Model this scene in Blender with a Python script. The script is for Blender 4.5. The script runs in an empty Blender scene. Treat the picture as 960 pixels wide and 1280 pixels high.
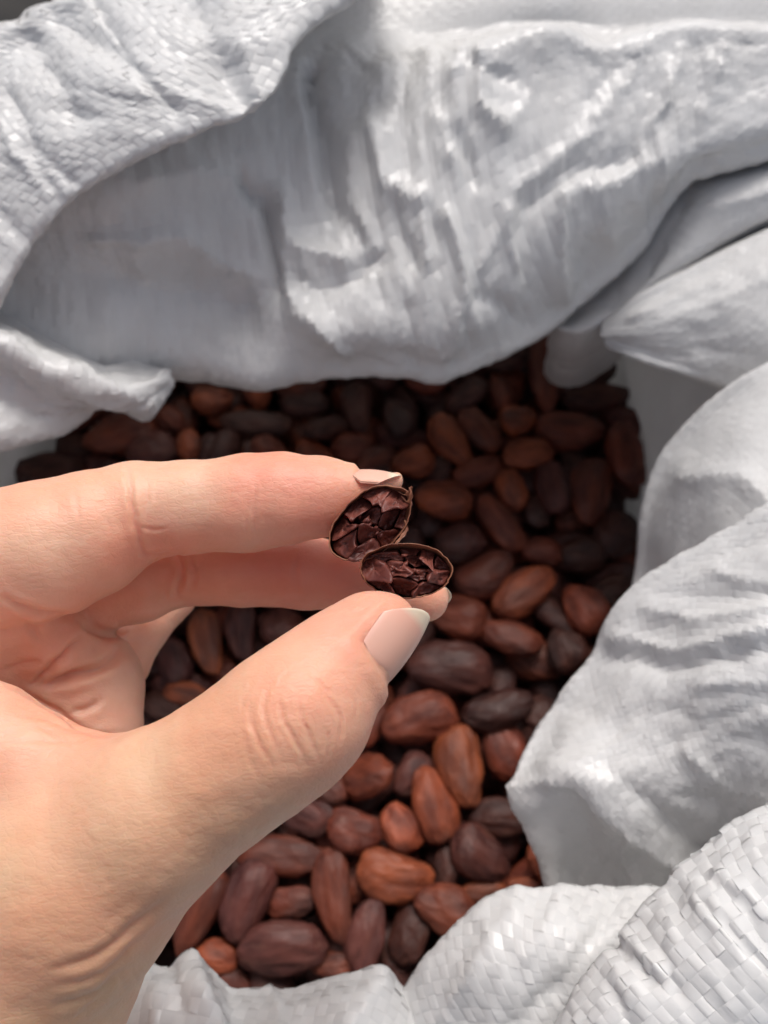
import bpy, math, random
import numpy as np
from mathutils import Vector
random.seed(7); RNG = np.random.RandomState(7)
scene = bpy.context.scene
COL = scene.collection
CM = 0.01                                   # everything below is measured in centimetres

# ------------------------------------------------------------------ camera
FPX, CX, CY = 1150.0, 480.0, 640.0          # focal length and centre in pixels of the 960x1280 photograph
CAM_H, PITCH = 28.0, math.radians(27)       # height above the beans, tilt away from straight down
cam_d = bpy.data.cameras.new('camera'); cam = bpy.data.objects.new('camera', cam_d); COL.objects.link(cam)
cam.location = (0, 0, CAM_H*CM); cam.rotation_euler = (PITCH, 0, 0)
cam_d.sensor_fit = 'VERTICAL'; cam_d.sensor_height = 36; cam_d.lens = FPX/1280*36
cam_d.clip_start = 0.01; cam_d.clip_end = 50
cam_d.dof.use_dof = True; cam_d.dof.focus_distance = 13.1*CM; cam_d.dof.aperture_fstop = 22
scene.camera = cam

# ------------------------------------------------------------------ daylight
SUN_EL, SUN_AZ = math.radians(56), math.radians(10)   # azimuth measured from +Y (top of the picture), negative to the left
w = bpy.data.worlds.new('World'); scene.world = w; w.use_nodes = True
nt = w.node_tree; bg = nt.nodes['Background']
sky = nt.nodes.new('ShaderNodeTexSky'); sky.sky_type = 'NISHITA'; sky.sun_disc = False
sky.sun_elevation = SUN_EL; sky.sun_rotation = SUN_AZ
sky.dust_density = 6; sky.air_density = 1.0; sky.ozone_density = 1.0
hs = nt.nodes.new('ShaderNodeHueSaturation'); hs.inputs['Saturation'].default_value = 0.6   # overcast: nearly white
nt.links.new(sky.outputs[0], hs.inputs['Color']); nt.links.new(hs.outputs[0], bg.inputs[0])
bg.inputs[1].default_value = 0.122
sd = bpy.data.lights.new('sun', 'SUN'); sun = bpy.data.objects.new('sun', sd); COL.objects.link(sun)
sd.energy = 1.75; sd.angle = math.radians(22); sd.color = (1, 0.975, 0.94)
sdir = Vector((math.sin(SUN_AZ)*math.cos(SUN_EL), math.cos(SUN_AZ)*math.cos(SUN_EL), math.sin(SUN_EL)))
sun.rotation_euler = sdir.to_track_quat('Z', 'Y').to_euler()
scene.view_settings.view_transform = 'Standard'; scene.view_settings.look = 'None'
scene.view_settings.exposure = 0.06; scene.view_settings.gamma = 1

# ------------------------------------------------------------------ geometry helpers
cP, sP = math.cos(PITCH), math.sin(PITCH)
RIGHT = np.array([1., 0, 0]); UPV = np.array([0, cP, sP]); FWD = np.array([0, sP, -cP]); EYE = np.array([0, 0, CAM_H])
def P(px, py, d):
    """point (cm) seen at picture position px, py, d cm in front of the lens"""
    px = np.asarray(px, float); py = np.asarray(py, float); d = np.asarray(d, float)
    return EYE + d[..., None]*(((px-CX)/FPX)[..., None]*RIGHT - ((py-CY)/FPX)[..., None]*UPV + FWD)
def Pz(px, py, z=0.0):
    v = ((px-CX)/FPX)*RIGHT - ((py-CY)/FPX)*UPV + FWD
    return EYE + v*((z-CAM_H)/v[2])
def toPx(X):
    r = X-EYE; d = r@FWD
    return CX+FPX*(r@RIGHT)/d, CY-FPX*(r@UPV)/d, d
def V3(x, y, z):   # x right in picture, y down in picture, z towards the lens
    v = x*RIGHT - y*UPV - z*FWD
    return v/np.linalg.norm(v)

def mesh_np(name, verts, faces, smooth=True):
    """faces: int array (n,4) or (n,3) or list of polygons"""
    me = bpy.data.meshes.new(name)
    if isinstance(faces, np.ndarray):
        n, k = faces.shape
        me.vertices.add(len(verts)); me.vertices.foreach_set('co', (np.asarray(verts)*CM).astype(np.float32).ravel())
        me.loops.add(n*k); me.loops.foreach_set('vertex_index', faces.astype(np.int32).ravel())
        me.polygons.add(n); me.polygons.foreach_set('loop_start', np.arange(0, n*k, k, dtype=np.int32))
        me.update(calc_edges=True)
    else:
        me.from_pydata([tuple(v) for v in np.asarray(verts)*CM], [], faces)
    me.polygons.foreach_set('use_smooth', np.full(len(me.polygons), smooth)); me.update()
    return me
def link(name, me, mat=None, parent=None, kind=None, label=None):
    o = bpy.data.objects.new(name, me); COL.objects.link(o)
    if mat and me: me.materials.clear(); me.materials.append(mat)
    if parent: o.parent = parent
    if kind: o['kind'] = kind
    if label: o['label'] = label
    return o
def tag(o, label, cat, group=None):
    o['label'] = label; o['category'] = cat
    if group: o['group'] = group
    return o

# ------------------------------------------------------------------ noise
_perm = RNG.permutation(256); _perm = np.concatenate([_perm]*3)
_grad = RNG.randn(256, 3); _grad /= np.linalg.norm(_grad, axis=1)[:, None]
def noise(x, y, z=0.0):
    x, y, z = np.broadcast_arrays(np.asarray(x, float), np.asarray(y, float), np.asarray(z, float))
    xi, yi, zi = np.floor(x).astype(int), np.floor(y).astype(int), np.floor(z).astype(int)
    xf, yf, zf = x-xi, y-yi, z-zi
    u, v, w_ = [t*t*t*(t*(t*6-15)+10) for t in (xf, yf, zf)]
    def g(a, b, c):
        h = _perm[_perm[_perm[(xi+a) & 255]+((yi+b) & 255)]+((zi+c) & 255)]
        gr = _grad[h]
        return gr[..., 0]*(xf-a)+gr[..., 1]*(yf-b)+gr[..., 2]*(zf-c)
    l = lambda a, b, t: a+(b-a)*t
    return 1.6*l(l(l(g(0,0,0), g(1,0,0), u), l(g(0,1,0), g(1,1,0), u), v), l(l(g(0,0,1), g(1,0,1), u), l(g(0,1,1), g(1,1,1), u), v), w_)
def fbm(x, y, z=0.0, o=3):
    return sum(noise(x*2**k, y*2**k, np.asarray(z)*2**k+17*k)/2**k for k in range(o))
def ridged(x, y, z=0.0, o=2):
    return sum((1-2*np.abs(noise(x*2**k, y*2**k, np.asarray(z)+31*k)))/2**k for k in range(o))

def facet(x, y, seed=0):
    """flat triangular facets meeting in sharp creases, as in crumpled plastic"""
    x = x+0.35*noise(x*0.7, y*0.7, seed+2.5); y = y+0.35*noise(x*0.7, y*0.7, seed+8.5)
    i, j = np.floor(x).astype(int), np.floor(y).astype(int); fx, fy = x-i, y-j
    def hh(a, c): return _perm[_perm[(i+a) & 255]+((j+c+int(seed*13)) & 255)]/127.5-1
    a, b, c, d = hh(0, 0), hh(1, 0), hh(0, 1), hh(1, 1)
    return np.where(fx+fy < 1, a+(b-a)*fx+(c-a)*fy, d+(c-d)*(1-fx)+(b-d)*(1-fy))

# ------------------------------------------------------------------ materials
def mat(name):
    m = bpy.data.materials.new(name); m.use_nodes = True
    n = m.node_tree.nodes; return m, m.node_tree, n, m.node_tree.links, n['Principled BSDF']
def N(nt, t, **kw):
    n = nt.nodes.new(t)
    for k, v in kw.items():
        if k in n.inputs: n.inputs[k].default_value = v
        else: setattr(n, k, v)
    return n
def ramp(nt, fac, stops):
    r = nt.nodes.new('ShaderNodeValToRGB'); e = r.color_ramp.elements
    while len(e) < len(stops): e.new(0.5)
    for el, (p, c) in zip(e, stops): el.position = p; el.color = (*c, 1)
    nt.links.new(fac, r.inputs[0]); return r.outputs[0]
def mix(nt, fac, a, b, mode='MIX'):
    m = nt.nodes.new('ShaderNodeMix'); m.data_type = 'RGBA'; m.blend_type = mode
    for s, v in ((m.inputs[0], fac), (m.inputs[6], a), (m.inputs[7], b)):
        if isinstance(v, (tuple, list)): s.default_value = (*v, 1)
        elif isinstance(v, (int, float)): s.default_value = v
        else: nt.links.new(v, s)
    return m.outputs[2]

def cloth_material(name, weave_bump, rough=0.48, tint=(1, 1, 1)):
    m, t, n, L, b = mat(name)
    tc = N(t, 'ShaderNodeTexCoord'); uv = N(t, 'ShaderNodeUVMap', uv_map='weave')
    nz = N(t, 'ShaderNodeTexNoise', Scale=90.0, Detail=4.0); L.new(tc.outputs['Object'], nz.inputs['Vector'])
    col = ramp(t, nz.outputs[0], [(0.3, (0.79, 0.785, 0.78)), (0.7, (0.86, 0.86, 0.86))])
    L.new(mix(t, 1.0, col, tint, 'MULTIPLY'), b.inputs['Base Color'])
    b.inputs['Roughness'].default_value = rough; b.inputs['IOR'].default_value = 1.5
    b.inputs['Specular IOR Level'].default_value = 0.4
    h = None
    n2 = N(t, 'ShaderNodeTexNoise', Scale=700.0, Detail=3.0); L.new(tc.outputs['Object'], n2.inputs['Vector'])
    bp = N(t, 'ShaderNodeBump', Strength=0.25, Distance=0.0002); L.new(n2.outputs[0], bp.inputs['Height'])
    last = bp
    if weave_bump:
        mp = N(t, 'ShaderNodeMapping'); mp.inputs['Scale'].default_value = (1/0.23, 1/0.23, 1); L.new(uv.outputs[0], mp.inputs[0])
        ck = N(t, 'ShaderNodeTexChecker', Scale=1.0); L.new(mp.outputs[0], ck.inputs['Vector'])
        bk = N(t, 'ShaderNodeTexBrick', Scale=1.0); bk.offset = 0; bk.inputs['Mortar Size'].default_value = 0.08
        bk.inputs['Brick Width'].default_value = 1; bk.inputs['Row Height'].default_value = 1; bk.inputs['Mortar Smooth'].default_value = 1
        L.new(mp.outputs[0], bk.inputs['Vector'])
        sb = N(t, 'ShaderNodeMath', operation='MULTIPLY_ADD'); L.new(bk.outputs['Fac'], sb.inputs[0]); sb.inputs[1].default_value = -1.0
        L.new(ck.outputs['Fac'], sb.inputs[2])
        b2 = N(t, 'ShaderNodeBump', Strength=weave_bump, Distance=0.00012); L.new(sb.outputs[0], b2.inputs['Height']); L.new(bp.outputs[0], b2.inputs['Normal'])
        last = b2
    L.new(last.outputs[0], b.inputs['Normal'])
    # thin plastic fabric lets some light through
    out = n['Material Output']; tr = N(t, 'ShaderNodeBsdfTranslucent'); tr.inputs[0].default_value = (0.8, 0.79, 0.78, 1)
    ms = N(t, 'ShaderNodeMixShader', Fac=0.32); L.new(b.outputs[0], ms.inputs[1]); L.new(tr.outputs[0], ms.inputs[2]); L.new(ms.outputs[0], out.inputs['Surface'])
    return m
M_cloth = cloth_material('sack_cloth', 0.35)
M_tape = cloth_material('sack_tape', 0, 0.29); M_tape2 = cloth_material('sack_tape_crosswise', 0, 0.5, (0.93, 0.935, 0.94))  # greyer crosswise tint stands in for sheen that changes with tape direction

def bean_material():
    m, t, n, L, b = mat('cocoa_bean_skin')
    tc = N(t, 'ShaderNodeTexCoord'); oi = N(t, 'ShaderNodeObjectInfo')
    add = N(t, 'ShaderNodeVectorMath', operation='MULTIPLY_ADD'); L.new(oi.outputs['Random'], add.inputs[0]); add.inputs[1].default_value = (3.1, 7.7, 5.3)
    L.new(tc.outputs['Object'], add.inputs[2]); vec = add.outputs[0]
    st = N(t, 'ShaderNodeMapping'); st.inputs['Scale'].default_value = (0.55, 1, 1); L.new(vec, st.inputs[0])
    n1 = N(t, 'ShaderNodeTexNoise', Scale=230.0, Detail=5.0, Roughness=0.62); L.new(st.outputs[0], n1.inputs['Vector'])
    n2 = N(t, 'ShaderNodeTexNoise', Scale=75.0, Detail=2.0); L.new(vec, n2.inputs['Vector'])
    n3 = N(t, 'ShaderNodeTexNoise', Scale=900.0, Detail=4.0); L.new(vec, n3.inputs['Vector'])
    f1 = ramp(t, n1.outputs[0], [(0.38, (0, 0, 0)), (0.62, (1, 1, 1))]); f2 = ramp(t, n2.outputs[0], [(0.54, (0, 0, 0)), (0.72, (1, 1, 1))])
    dark = mix(t, 1.0, oi.outputs['Color'], (0.55, 0.48, 0.52), 'MULTIPLY')
    lite = mix(t, 1.0, oi.outputs['Color'], (1.25, 1.2, 1.15), 'MULTIPLY')
    c = mix(t, f1, dark, lite)
    c = mix(t, f2, c, mix(t, 0.65, c, (0.06, 0.036, 0.033)))
    n4 = N(t, 'ShaderNodeTexNoise', Scale=420.0, Detail=6.0, Roughness=0.7); L.new(st.outputs[0], n4.inputs['Vector'])
    c = mix(t, ramp(t, n4.outputs[0], [(0.54, (0, 0, 0)), (0.72, (0.3,)*3)]), c, (0.24, 0.11, 0.075))      # dry papery flecks
    L.new(c, b.inputs['Base Color'])
    rg = ramp(t, n1.outputs[0], [(0.3, (0.62,)*3), (0.7, (0.44,)*3)]); L.new(rg, b.inputs['Roughness'])
    b.inputs['Specular IOR Level'].default_value = 0.4
    hh = N(t, 'ShaderNodeMath', operation='MULTIPLY_ADD'); L.new(n3.outputs[0], hh.inputs[0]); hh.inputs[1].default_value = 0.25; L.new(n1.outputs[0], hh.inputs[2])
    bp = N(t, 'ShaderNodeBump', Strength=1.0, Distance=0.0012); L.new(hh.outputs[0], bp.inputs['Height']); L.new(bp.outputs[0], b.inputs['Normal'])
    return m
M_bean = bean_material()

def skin_material():
    m, t, n, L, b = mat('skin')
    tc = N(t, 'ShaderNodeTexCoord'); at = N(t, 'ShaderNodeAttribute', attribute_name='skin_tone')
    n1 = N(t, 'ShaderNodeTexNoise', Scale=60.0, Detail=4.0); L.new(tc.outputs['Object'], n1.inputs['Vector'])
    n2 = N(t, 'ShaderNodeTexNoise', Scale=400.0, Detail=3.0); L.new(tc.outputs['Object'], n2.inputs['Vector'])
    c = mix(t, ramp(t, n1.outputs[0], [(0.38, (0.0,)*3), (0.62, (0.7,)*3)]), at.outputs['Color'], mix(t, 1.0, at.outputs['Color'], (1.04, 0.80, 0.74), 'MULTIPLY'))
    c = mix(t, ramp(t, n2.outputs[0], [(0.4, (0.0,)*3), (0.7, (0.3,)*3)]), c, mix(t, 1.0, c, (0.9, 0.85, 0.8), 'MULTIPLY'))
    L.new(c, b.inputs['Base Color'])
    b.inputs['Roughness'].default_value = 0.46; b.inputs['Specular IOR Level'].default_value = 0.45
    b.inputs['Subsurface Weight'].default_value = 0.55; b.inputs['Subsurface Radius'].default_value = (1.0, 0.36, 0.2); b.inputs['Subsurface Scale'].default_value = 0.004
    # fine skin relief: small rhombic cells stretched across the finger, plus pores
    mp = N(t, 'ShaderNodeMapping'); mp.inputs['Rotation'].default_value = (0, 0, math.radians(-35)); mp.inputs['Scale'].default_value = (1, 2.1, 1.4); L.new(tc.outputs['Object'], mp.inputs[0])
    ds = N(t, 'ShaderNodeTexNoise', Scale=250.0, Detail=2.0); L.new(tc.outputs['Object'], ds.inputs['Vector'])
    wp = N(t, 'ShaderNodeVectorMath', operation='MULTIPLY_ADD'); L.new(ds.outputs['Color'], wp.inputs[0]); wp.inputs[1].default_value = (0.0016,)*3; L.new(mp.outputs[0], wp.inputs[2])
    vo = N(t, 'ShaderNodeTexVoronoi', Scale=800.0, feature='DISTANCE_TO_EDGE'); L.new(wp.outputs[0], vo.inputs['Vector'])
    vr = ramp(t, vo.outputs['Distance'], [(0.0, (0.0,)*3), (0.16, (1.0,)*3)])
    v2 = N(t, 'ShaderNodeTexNoise', Scale=190.0, Detail=5.0, Roughness=0.6); L.new(wp.outputs[0], v2.inputs['Vector'])
    b1 = N(t, 'ShaderNodeBump', Strength=0.2, Distance=0.00012); L.new(vr, b1.inputs['Height'])
    b2 = N(t, 'ShaderNodeBump', Strength=0.5, Distance=0.0005); L.new(v2.outputs[0], b2.inputs['Height']); L.new(b1.outputs[0], b2.inputs['Normal'])
    L.new(b2.outputs[0], b.inputs['Normal'])
    return m
M_skin = skin_material()

def simple(name, col, rough=0.5, spec=0.5, bump=None, sss=0, var=None):
    m, t, n, L, b = mat(name)
    tc = N(t, 'ShaderNodeTexCoord')
    b.inputs['Base Color'].default_value = (*col, 1); b.inputs['Roughness'].default_value = rough; b.inputs['Specular IOR Level'].default_value = spec
    if sss: b.inputs['Subsurface Weight'].default_value = sss; b.inputs['Subsurface Radius'].default_value = (1, .5, .35); b.inputs['Subsurface Scale'].default_value = 0.002
    if var:
        nz = N(t, 'ShaderNodeTexNoise', Scale=var[0], Detail=4.0); L.new(tc.outputs['Object'], nz.inputs['Vector'])
        L.new(ramp(t, nz.outputs[0], [(0.35, col), (0.65, var[1])]), b.inputs['Base Color'])
    if bump:
        nz = N(t, 'ShaderNodeTexNoise', Scale=bump[0], Detail=5.0); L.new(tc.outputs['Object'], nz.inputs['Vector'])
        bp = N(t, 'ShaderNodeBump', Strength=bump[1], Distance=bump[2]); L.new(nz.outputs[0], bp.inputs['Height']); L.new(bp.outputs[0], b.inputs['Normal'])
    return m
M_nib = simple('nib', (0.10, 0.024, 0.019), 0.46, 0.38, (450, 0.8, 0.0004), 0, (300, (0.21, 0.062, 0.045)))
M_shell = simple('bean_shell', (0.17, 0.05, 0.028), 0.5, 0.4, (500, 0.5, 0.0003), 0, (300, (0.36, 0.15, 0.08)))
M_ground = simple('dark_ground', (0.02, 0.019, 0.019), 0.8, 0.3, (60, 0.5, 0.003), 0, (20, (0.035, 0.032, 0.03)))
def nail_material():
    m, t, n, L, b = mat('fingernail')
    at = N(t, 'ShaderNodeAttribute', attribute_name='tip')
    c = ramp(t, at.outputs['Fac'], [(0.0, (0.80, 0.56, 0.46)), (0.10, (0.82, 0.42, 0.32)), (0.74, (0.82, 0.43, 0.33)), (0.84, (0.82, 0.64, 0.48)), (1.0, (0.82, 0.70, 0.52))])
    L.new(c, b.inputs['Base Color']); b.inputs['Roughness'].default_value = 0.32; b.inputs['Specular IOR Level'].default_value = 0.35
    b.inputs['Subsurface Weight'].default_value = 0.2; b.inputs['Subsurface Radius'].default_value = (1, .4, .3); b.inputs['Subsurface Scale'].default_value = 0.002
    return m
M_nail = nail_material()

# ------------------------------------------------------------------ cloth sheets
def catmull(A, ts):
    """A (n,...) control rows, ts params in 0..n-1"""
    n = len(A); A = np.asarray(A, float)
    E = np.concatenate([[2*A[0]-A[1]], A, [2*A[-1]-A[-2]]])
    i = np.clip(np.floor(ts).astype(int), 0, n-2); f = (ts-i).reshape((-1,)+(1,)*(A.ndim-1))
    p0, p1, p2, p3 = E[i], E[i+1], E[i+2], E[i+3]
    return 0.5*((2*p1)+(-p0+p2)*f+(2*p0-5*p1+4*p2-p3)*f*f+(-p0+3*p1-3*p2+p3)*f**3)
def resample(A, m):
    A = np.asarray(A, float); n = len(A)
    C = catmull(A, np.linspace(0, n-1, n*12))
    s = np.concatenate([[0], np.cumsum(np.linalg.norm(np.diff(C[:, :2], axis=0), axis=1)+1e-6)])
    return np.stack([np.interp(np.linspace(0, s[-1], m), s, C[:, k]) for k in range(C.shape[1])], 1)
def row(pts, d=None):
    """pts [(x,y[,d])...]; missing depths are interpolated"""
    pts = [tuple(p) for p in pts]
    for e, f in ((0, 1), (-1, -2)):                     # cloth that leaves the picture goes on well beyond it
        x0, y0 = pts[e][:2]
        if x0 < -90 or x0 > 1060:
            dx, dy = x0-pts[f][0], y0-pts[f][1]; l = math.hypot(dx, dy); q = (x0+dx/l*200, y0+dy/l*200)+((pts[e][2]+0.6,) if len(pts[e]) > 2 else ())
            pts = [q]+pts if e == 0 else pts+[q]
    ds = [p[2] if len(p) > 2 else None for p in pts]
    if d is not None: ds = [d if q is None else q for q in ds]
    k = [i for i, q in enumerate(ds) if q is not None]
    dd = np.interp(range(len(pts)), k, [ds[i] for i in k])
    return np.array([[p[0], p[1], q] for p, q in zip(pts, dd)])
def shift(r, dx, dy, dd):
    return r+np.array([dx, dy, dd])
def normals(X):
    a = np.gradient(X, axis=0); b = np.gradient(X, axis=1); n = np.cross(a, b); n /= np.linalg.norm(n, axis=2)[..., None]+1e-9
    return n
def seg_dist(qx, qy, pl):
    best = np.full(qx.shape, 1e9)
    for (x0, y0), (x1, y1) in zip(pl[:-1], pl[1:]):
        dx, dy = x1-x0, y1-y0; t = np.clip(((qx-x0)*dx+(qy-y0)*dy)/(dx*dx+dy*dy+1e-9), 0, 1)
        best = np.minimum(best, np.hypot(qx-x0-t*dx, qy-y0-t*dy))
    return best
def sheet(rows, step=0.088, crumple=None, strokes=(), flip=None):
    """rows of picture/depth control points -> dense surface (points, normals, s, t in cm)"""
    M = 40
    ctrl = np.array([resample(r, M) for r in rows])
    X0 = P(ctrl[..., 0], ctrl[..., 1], ctrl[..., 2])             # control points in space
    fine = catmull(X0, np.linspace(0, len(rows)-1, 200))
    L = np.linalg.norm(np.diff(fine, axis=0), axis=2); s = np.concatenate([[0], np.cumsum(L.mean(1))])
    nt_ = max(8, int(s[-1]/step)); tp = np.interp(np.linspace(0, s[-1], nt_), s, np.linspace(0, 199, 200))
    fine = catmull(fine, tp)
    W = np.linalg.norm(np.diff(fine, axis=1), axis=2).sum(1).mean(); nu = max(8, int(W/step))
    X = np.moveaxis(catmull(np.moveaxis(fine, 1, 0), np.linspace(0, M-1, nu)), 0, 1)
    T, S = np.meshgrid(np.linspace(0, s[-1], nt_), np.linspace(0, W, nu), indexing='ij')
    n = normals(X); mid = n[nt_//2:, :].reshape(-1, 3).mean(0)
    if mid@FWD > 0: n = -n
    D = np.zeros(X.shape[:2]); qx, qy, _ = toPx(X); rx, ry = qx, qy
    qx = qx+7*fbm(S*0.9, T*0.9, 41); qy = qy+7*fbm(S*0.9, T*0.9, 47)          # hand-made folds are never straight
    for st in strokes:
        pl, amp, wd = st[:3]; d = seg_dist(qx, qy, pl)
        sharp = st[3] if len(st) > 3 else 1.35; amp = amp*(1+0.5*noise(S*0.8, T*0.8, 60))
        D += amp*np.exp(-(d/wd)**sharp)
    if crumple is not None: D += crumple(S, T, rx, ry)
    return X+n*D[..., None], S, T
def grid_mesh(name, X, S, T, matl, parent, off=0.0, **kw):
    a, b = X.shape[:2]
    if off:
        n = normals(X)
        if n[a//2:].reshape(-1, 3).mean(0)@FWD > 0: n = -n
        X = X-n*off
    i = np.arange(a*b).reshape(a, b)
    F = np.stack([i[:-1, :-1], i[:-1, 1:], i[1:, 1:], i[1:, :-1]], -1).reshape(-1, 4)
    me = mesh_np(name, X.reshape(-1, 3), F)
    uv = me.uv_layers.new(name='weave'); st = np.stack([S.ravel(), T.ravel()], 1)[F.ravel()]
    uv.data.foreach_set('uv', st.astype(np.float32).ravel())
    return link(name, me, matl, parent, **kw)
TAPE_W = 0.23
def weave(X, S, T, parent, angle=0.0, width=TAPE_W, h=0.02, each=True, name='woven_tape', jitter=0.35, seed=0):
    """two crossing sets of flat plastic tapes going over and under one another on the surface"""
    rs = np.random.RandomState(seed)
    n = normals(X); a, b = X.shape[:2]
    if n[a//2:].reshape(-1, 3).mean(0)@FWD > 0: n = -n
    Smax, Tmax = S.max(), T.max(); ca, sa = math.cos(angle), math.sin(angle)
    corners = np.array([(0, 0), (Smax, 0), (0, Tmax), (Smax, Tmax)]); pr = corners@np.array([[ca, -sa], [sa, ca]])
    lo, hi = pr.min(0), pr.max(0); out = []
    tilt = {}
    for ax in (0, 1):
        k0, k1 = int(lo[1-ax]/width)-1, int(hi[1-ax]/width)+1; c0, c1 = int(lo[ax]/width)-1, int(hi[ax]/width)+1
        sub = np.array([-0.5, -0.34, -0.12, 0.12, 0.34]) if each else np.array([-0.5, -0.22, 0.22]); ns_ = len(sub); pf_ = np.array([0, 0.8, 1, 1, 0.8]) if each else np.array([0, 1, 1.]); cells = np.arange(c0, c1)
        along = (cells[:, None]+0.5+sub[None]).ravel(); cid = np.repeat(cells, ns_)
        for k in range(k0, k1):
            par = np.where((cid+k+ax) % 2 == 0, 1.0, -1.0)
            prof = np.tile(pf_, len(cells))*par
            wj = width*(0.50+0.02*rs.randn())
            cen = (k+0.5)*width+0.016*noise(along*0.3, k*3.7, 5*ax)
            acr = np.array([-1, 0, 1.]) if each else np.array([-1, 1.]); na_ = len(acr)
            U = np.repeat((along*width)[:, None], na_, 1); Vv = cen[:, None]+acr[None]*wj
            if ax: U, Vv = Vv, U
            s_ = U*ca-Vv*sa; t_ = U*sa+Vv*ca
            fi = t_/Tmax*(a-1); fj = s_/Smax*(b-1)
            ok = (fi > 0) & (fi < a-1.001) & (fj > 0) & (fj < b-1.001)
            ii = np.clip(fi.astype(int), 0, a-2); jj = np.clip(fj.astype(int), 0, b-2); u = np.clip(fi-ii, 0, 1)[..., None]; v = np.clip(fj-jj, 0, 1)[..., None]
            def bl(A): return A[ii, jj]*(1-u)*(1-v)+A[ii+1, jj]*u*(1-v)+A[ii, jj+1]*(1-u)*v+A[ii+1, jj+1]*u*v
            tl = np.repeat(rs.randn(len(cells))*jitter, ns_)*(prof > 0.5)      # each exposed square leans a little its own way
            hh = h*prof[:, None]*(1-0.25*acr[None]**2)+h*tl[:, None]*acr[None]+0.35*h*np.repeat(rs.randn(len(cells)), ns_)[:, None]*(prof[:, None] > .5)
            pts = bl(X)+bl(n)*hh[..., None]
            good = ok.all(1); quads = good[:-1] & good[1:]
            if not quads.any(): continue
            idx = np.arange(len(along)*na_).reshape(-1, na_); q = np.where(quads)[0]
            F = np.concatenate([np.stack([idx[q, c], idx[q, c+1], idx[q+1, c+1], idx[q+1, c]], 1) for c in range(na_-1)])
            used, inv = np.unique(F.ravel(), return_inverse=True)
            out.append((pts.reshape(-1, 3)[used], inv.reshape(-1, 4), ax))
    if each:
        for v, f, ax in out: link(name, mesh_np(name, v, f), (M_tape, M_tape2)[ax], parent)
    else:
        o = 0; V, F = [], []
        for v, f, ax in out: V.append(v); F.append(f+o); o += len(v)
        link('woven_tape_cloth', mesh_np(name, np.concatenate(V), np.concatenate(F)), M_tape, parent, kind='stuff')

def crumple(ang=0, fx=0.5, fy=0.12, amp=0.12, fine=0.02, seed=0.0, micro=0.006):
    ca, sa = math.cos(ang), math.sin(ang)
    def f(S, T, qx, qy):
        a = S*ca+T*sa; b = -S*sa+T*ca
        wx = 0.7*noise(S*0.3, T*0.3, seed+3); wy = 0.7*noise(S*0.3, T*0.3, seed+9)
        mask = 0.35+0.65*np.clip(0.5+noise(S*0.22, T*0.22, seed+20), 0, 1)
        d = amp*mask*(0.55*ridged((a+wx)*fx, (b+wy)*fy, seed)+0.65*facet((a+wx)*fx*1.3+0.3*b*fy, (b+wy)*fy*1.6, seed))
        r1, r2 = a*0.9-b*0.44, a*0.44+b*0.9; q1, q2 = a*0.85+b*0.53, -a*0.53+b*0.85
        d += fine*mask*(1.1*facet(r1*fx*2.4, r2*fy*5+0.2*r1, seed+1)+0.45*ridged((a+wx)*fx*3.0, (b+wy)*fy*6, seed+5))
        d += fine*0.42*facet(q1*2.0, q2*1.5, seed+2)
        d += fine*0.16*facet(r1*4.2, r2*3.6, seed+3)
        d += micro*ridged(a*2.4, b*2.0, seed+11)
        return d
    return f

# ------------------------------------------------------------------ ground
g = link('ground', mesh_np('ground', np.array([[-400, -400, -42], [400, -400, -42], [400, 400, -42], [-400, 400, -42]], float), [(0, 1, 2, 3)]), M_ground, kind='structure')

# ------------------------------------------------------------------ sack
sack = bpy.data.objects.new('sack', None); COL.objects.link(sack); sack.location = (0, 0.03, -0.42)
tag(sack, 'white woven plastic sack with its crumpled mouth rolled open around the cocoa beans', 'sack')
PARENT_OFF = sack.location
def fold(rows, label=None, weave_kw=None, name='cloth_fold', **kw):
    X, S, T = sheet(rows, **kw)
    X = X-np.array(sack.location)/CM
    o = grid_mesh(name, X, S, T, M_cloth, sack, off=0.03, label=label)
    weave(X, S, T, o, **(weave_kw or dict(angle=kw.pop('wa', 0.1), width=0.19, h=0.005, jitter=0.8, each=False, seed=len(bpy.data.objects))))
    return o

# inner wall ring, from under the beans flaring up to the rim
loop = [(-160, 900), (-80, 760), (-5, 640), (28, 575), (60, 500), (215, 420), (440, 400), (600, 380), (700, 370), (770, 420), (788, 490), (803, 560), (806, 640), (800, 720), (785, 850), (745, 1000), (735, 1120), (640, 1235), (500, 1280), (300, 1290), (100, 1300), (-100, 1240), (-200, 1080)]
base = np.array([Pz(x, y, 0) for x, y in loop]); cen = base.mean(0)
base = np.concatenate([base, base[:1]])
flare = np.array([0.35 if (x < 330 and y < 620) else 1.0 for x, y in loop]); flare = np.concatenate([flare, flare[:1]])
ring = []
for z, o_ in ((-5, -0.4), (-2, 0), (0, 0), (3, 0.5), (6, 1.6), (8.5, 3.2), (10, 5), (9.5, 7.5), (5, 9.5), (-8, 10), (-25, 9), (-41, 7)):
    d = base-cen; d /= np.linalg.norm(d[:, :2], axis=1)[:, None]
    r = base+d*o_*flare[:, None]*np.array([1, 1, 0]); r[:, 2] = z if z < 6 else 6+(z-6)*np.where(flare < 1, 0.3, 1); ring.append(r)
ring = np.array(ring)
R1 = catmull(ring, np.linspace(0, len(ring)-1, 150)); R1 = np.moveaxis(catmull(np.moveaxis(R1, 1, 0), np.linspace(0, len(base)-1, 220)), 0, 1)
TT, SS = np.meshgrid(np.linspace(0, 60, 150), np.linspace(0, 80, 220), indexing='ij')
wob = (0.12*ridged(SS*0.35, TT*0.1, 3)+0.25*noise(SS*0.15, TT*0.08, 8))*np.clip(TT/20, 0.3, 1)
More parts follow.
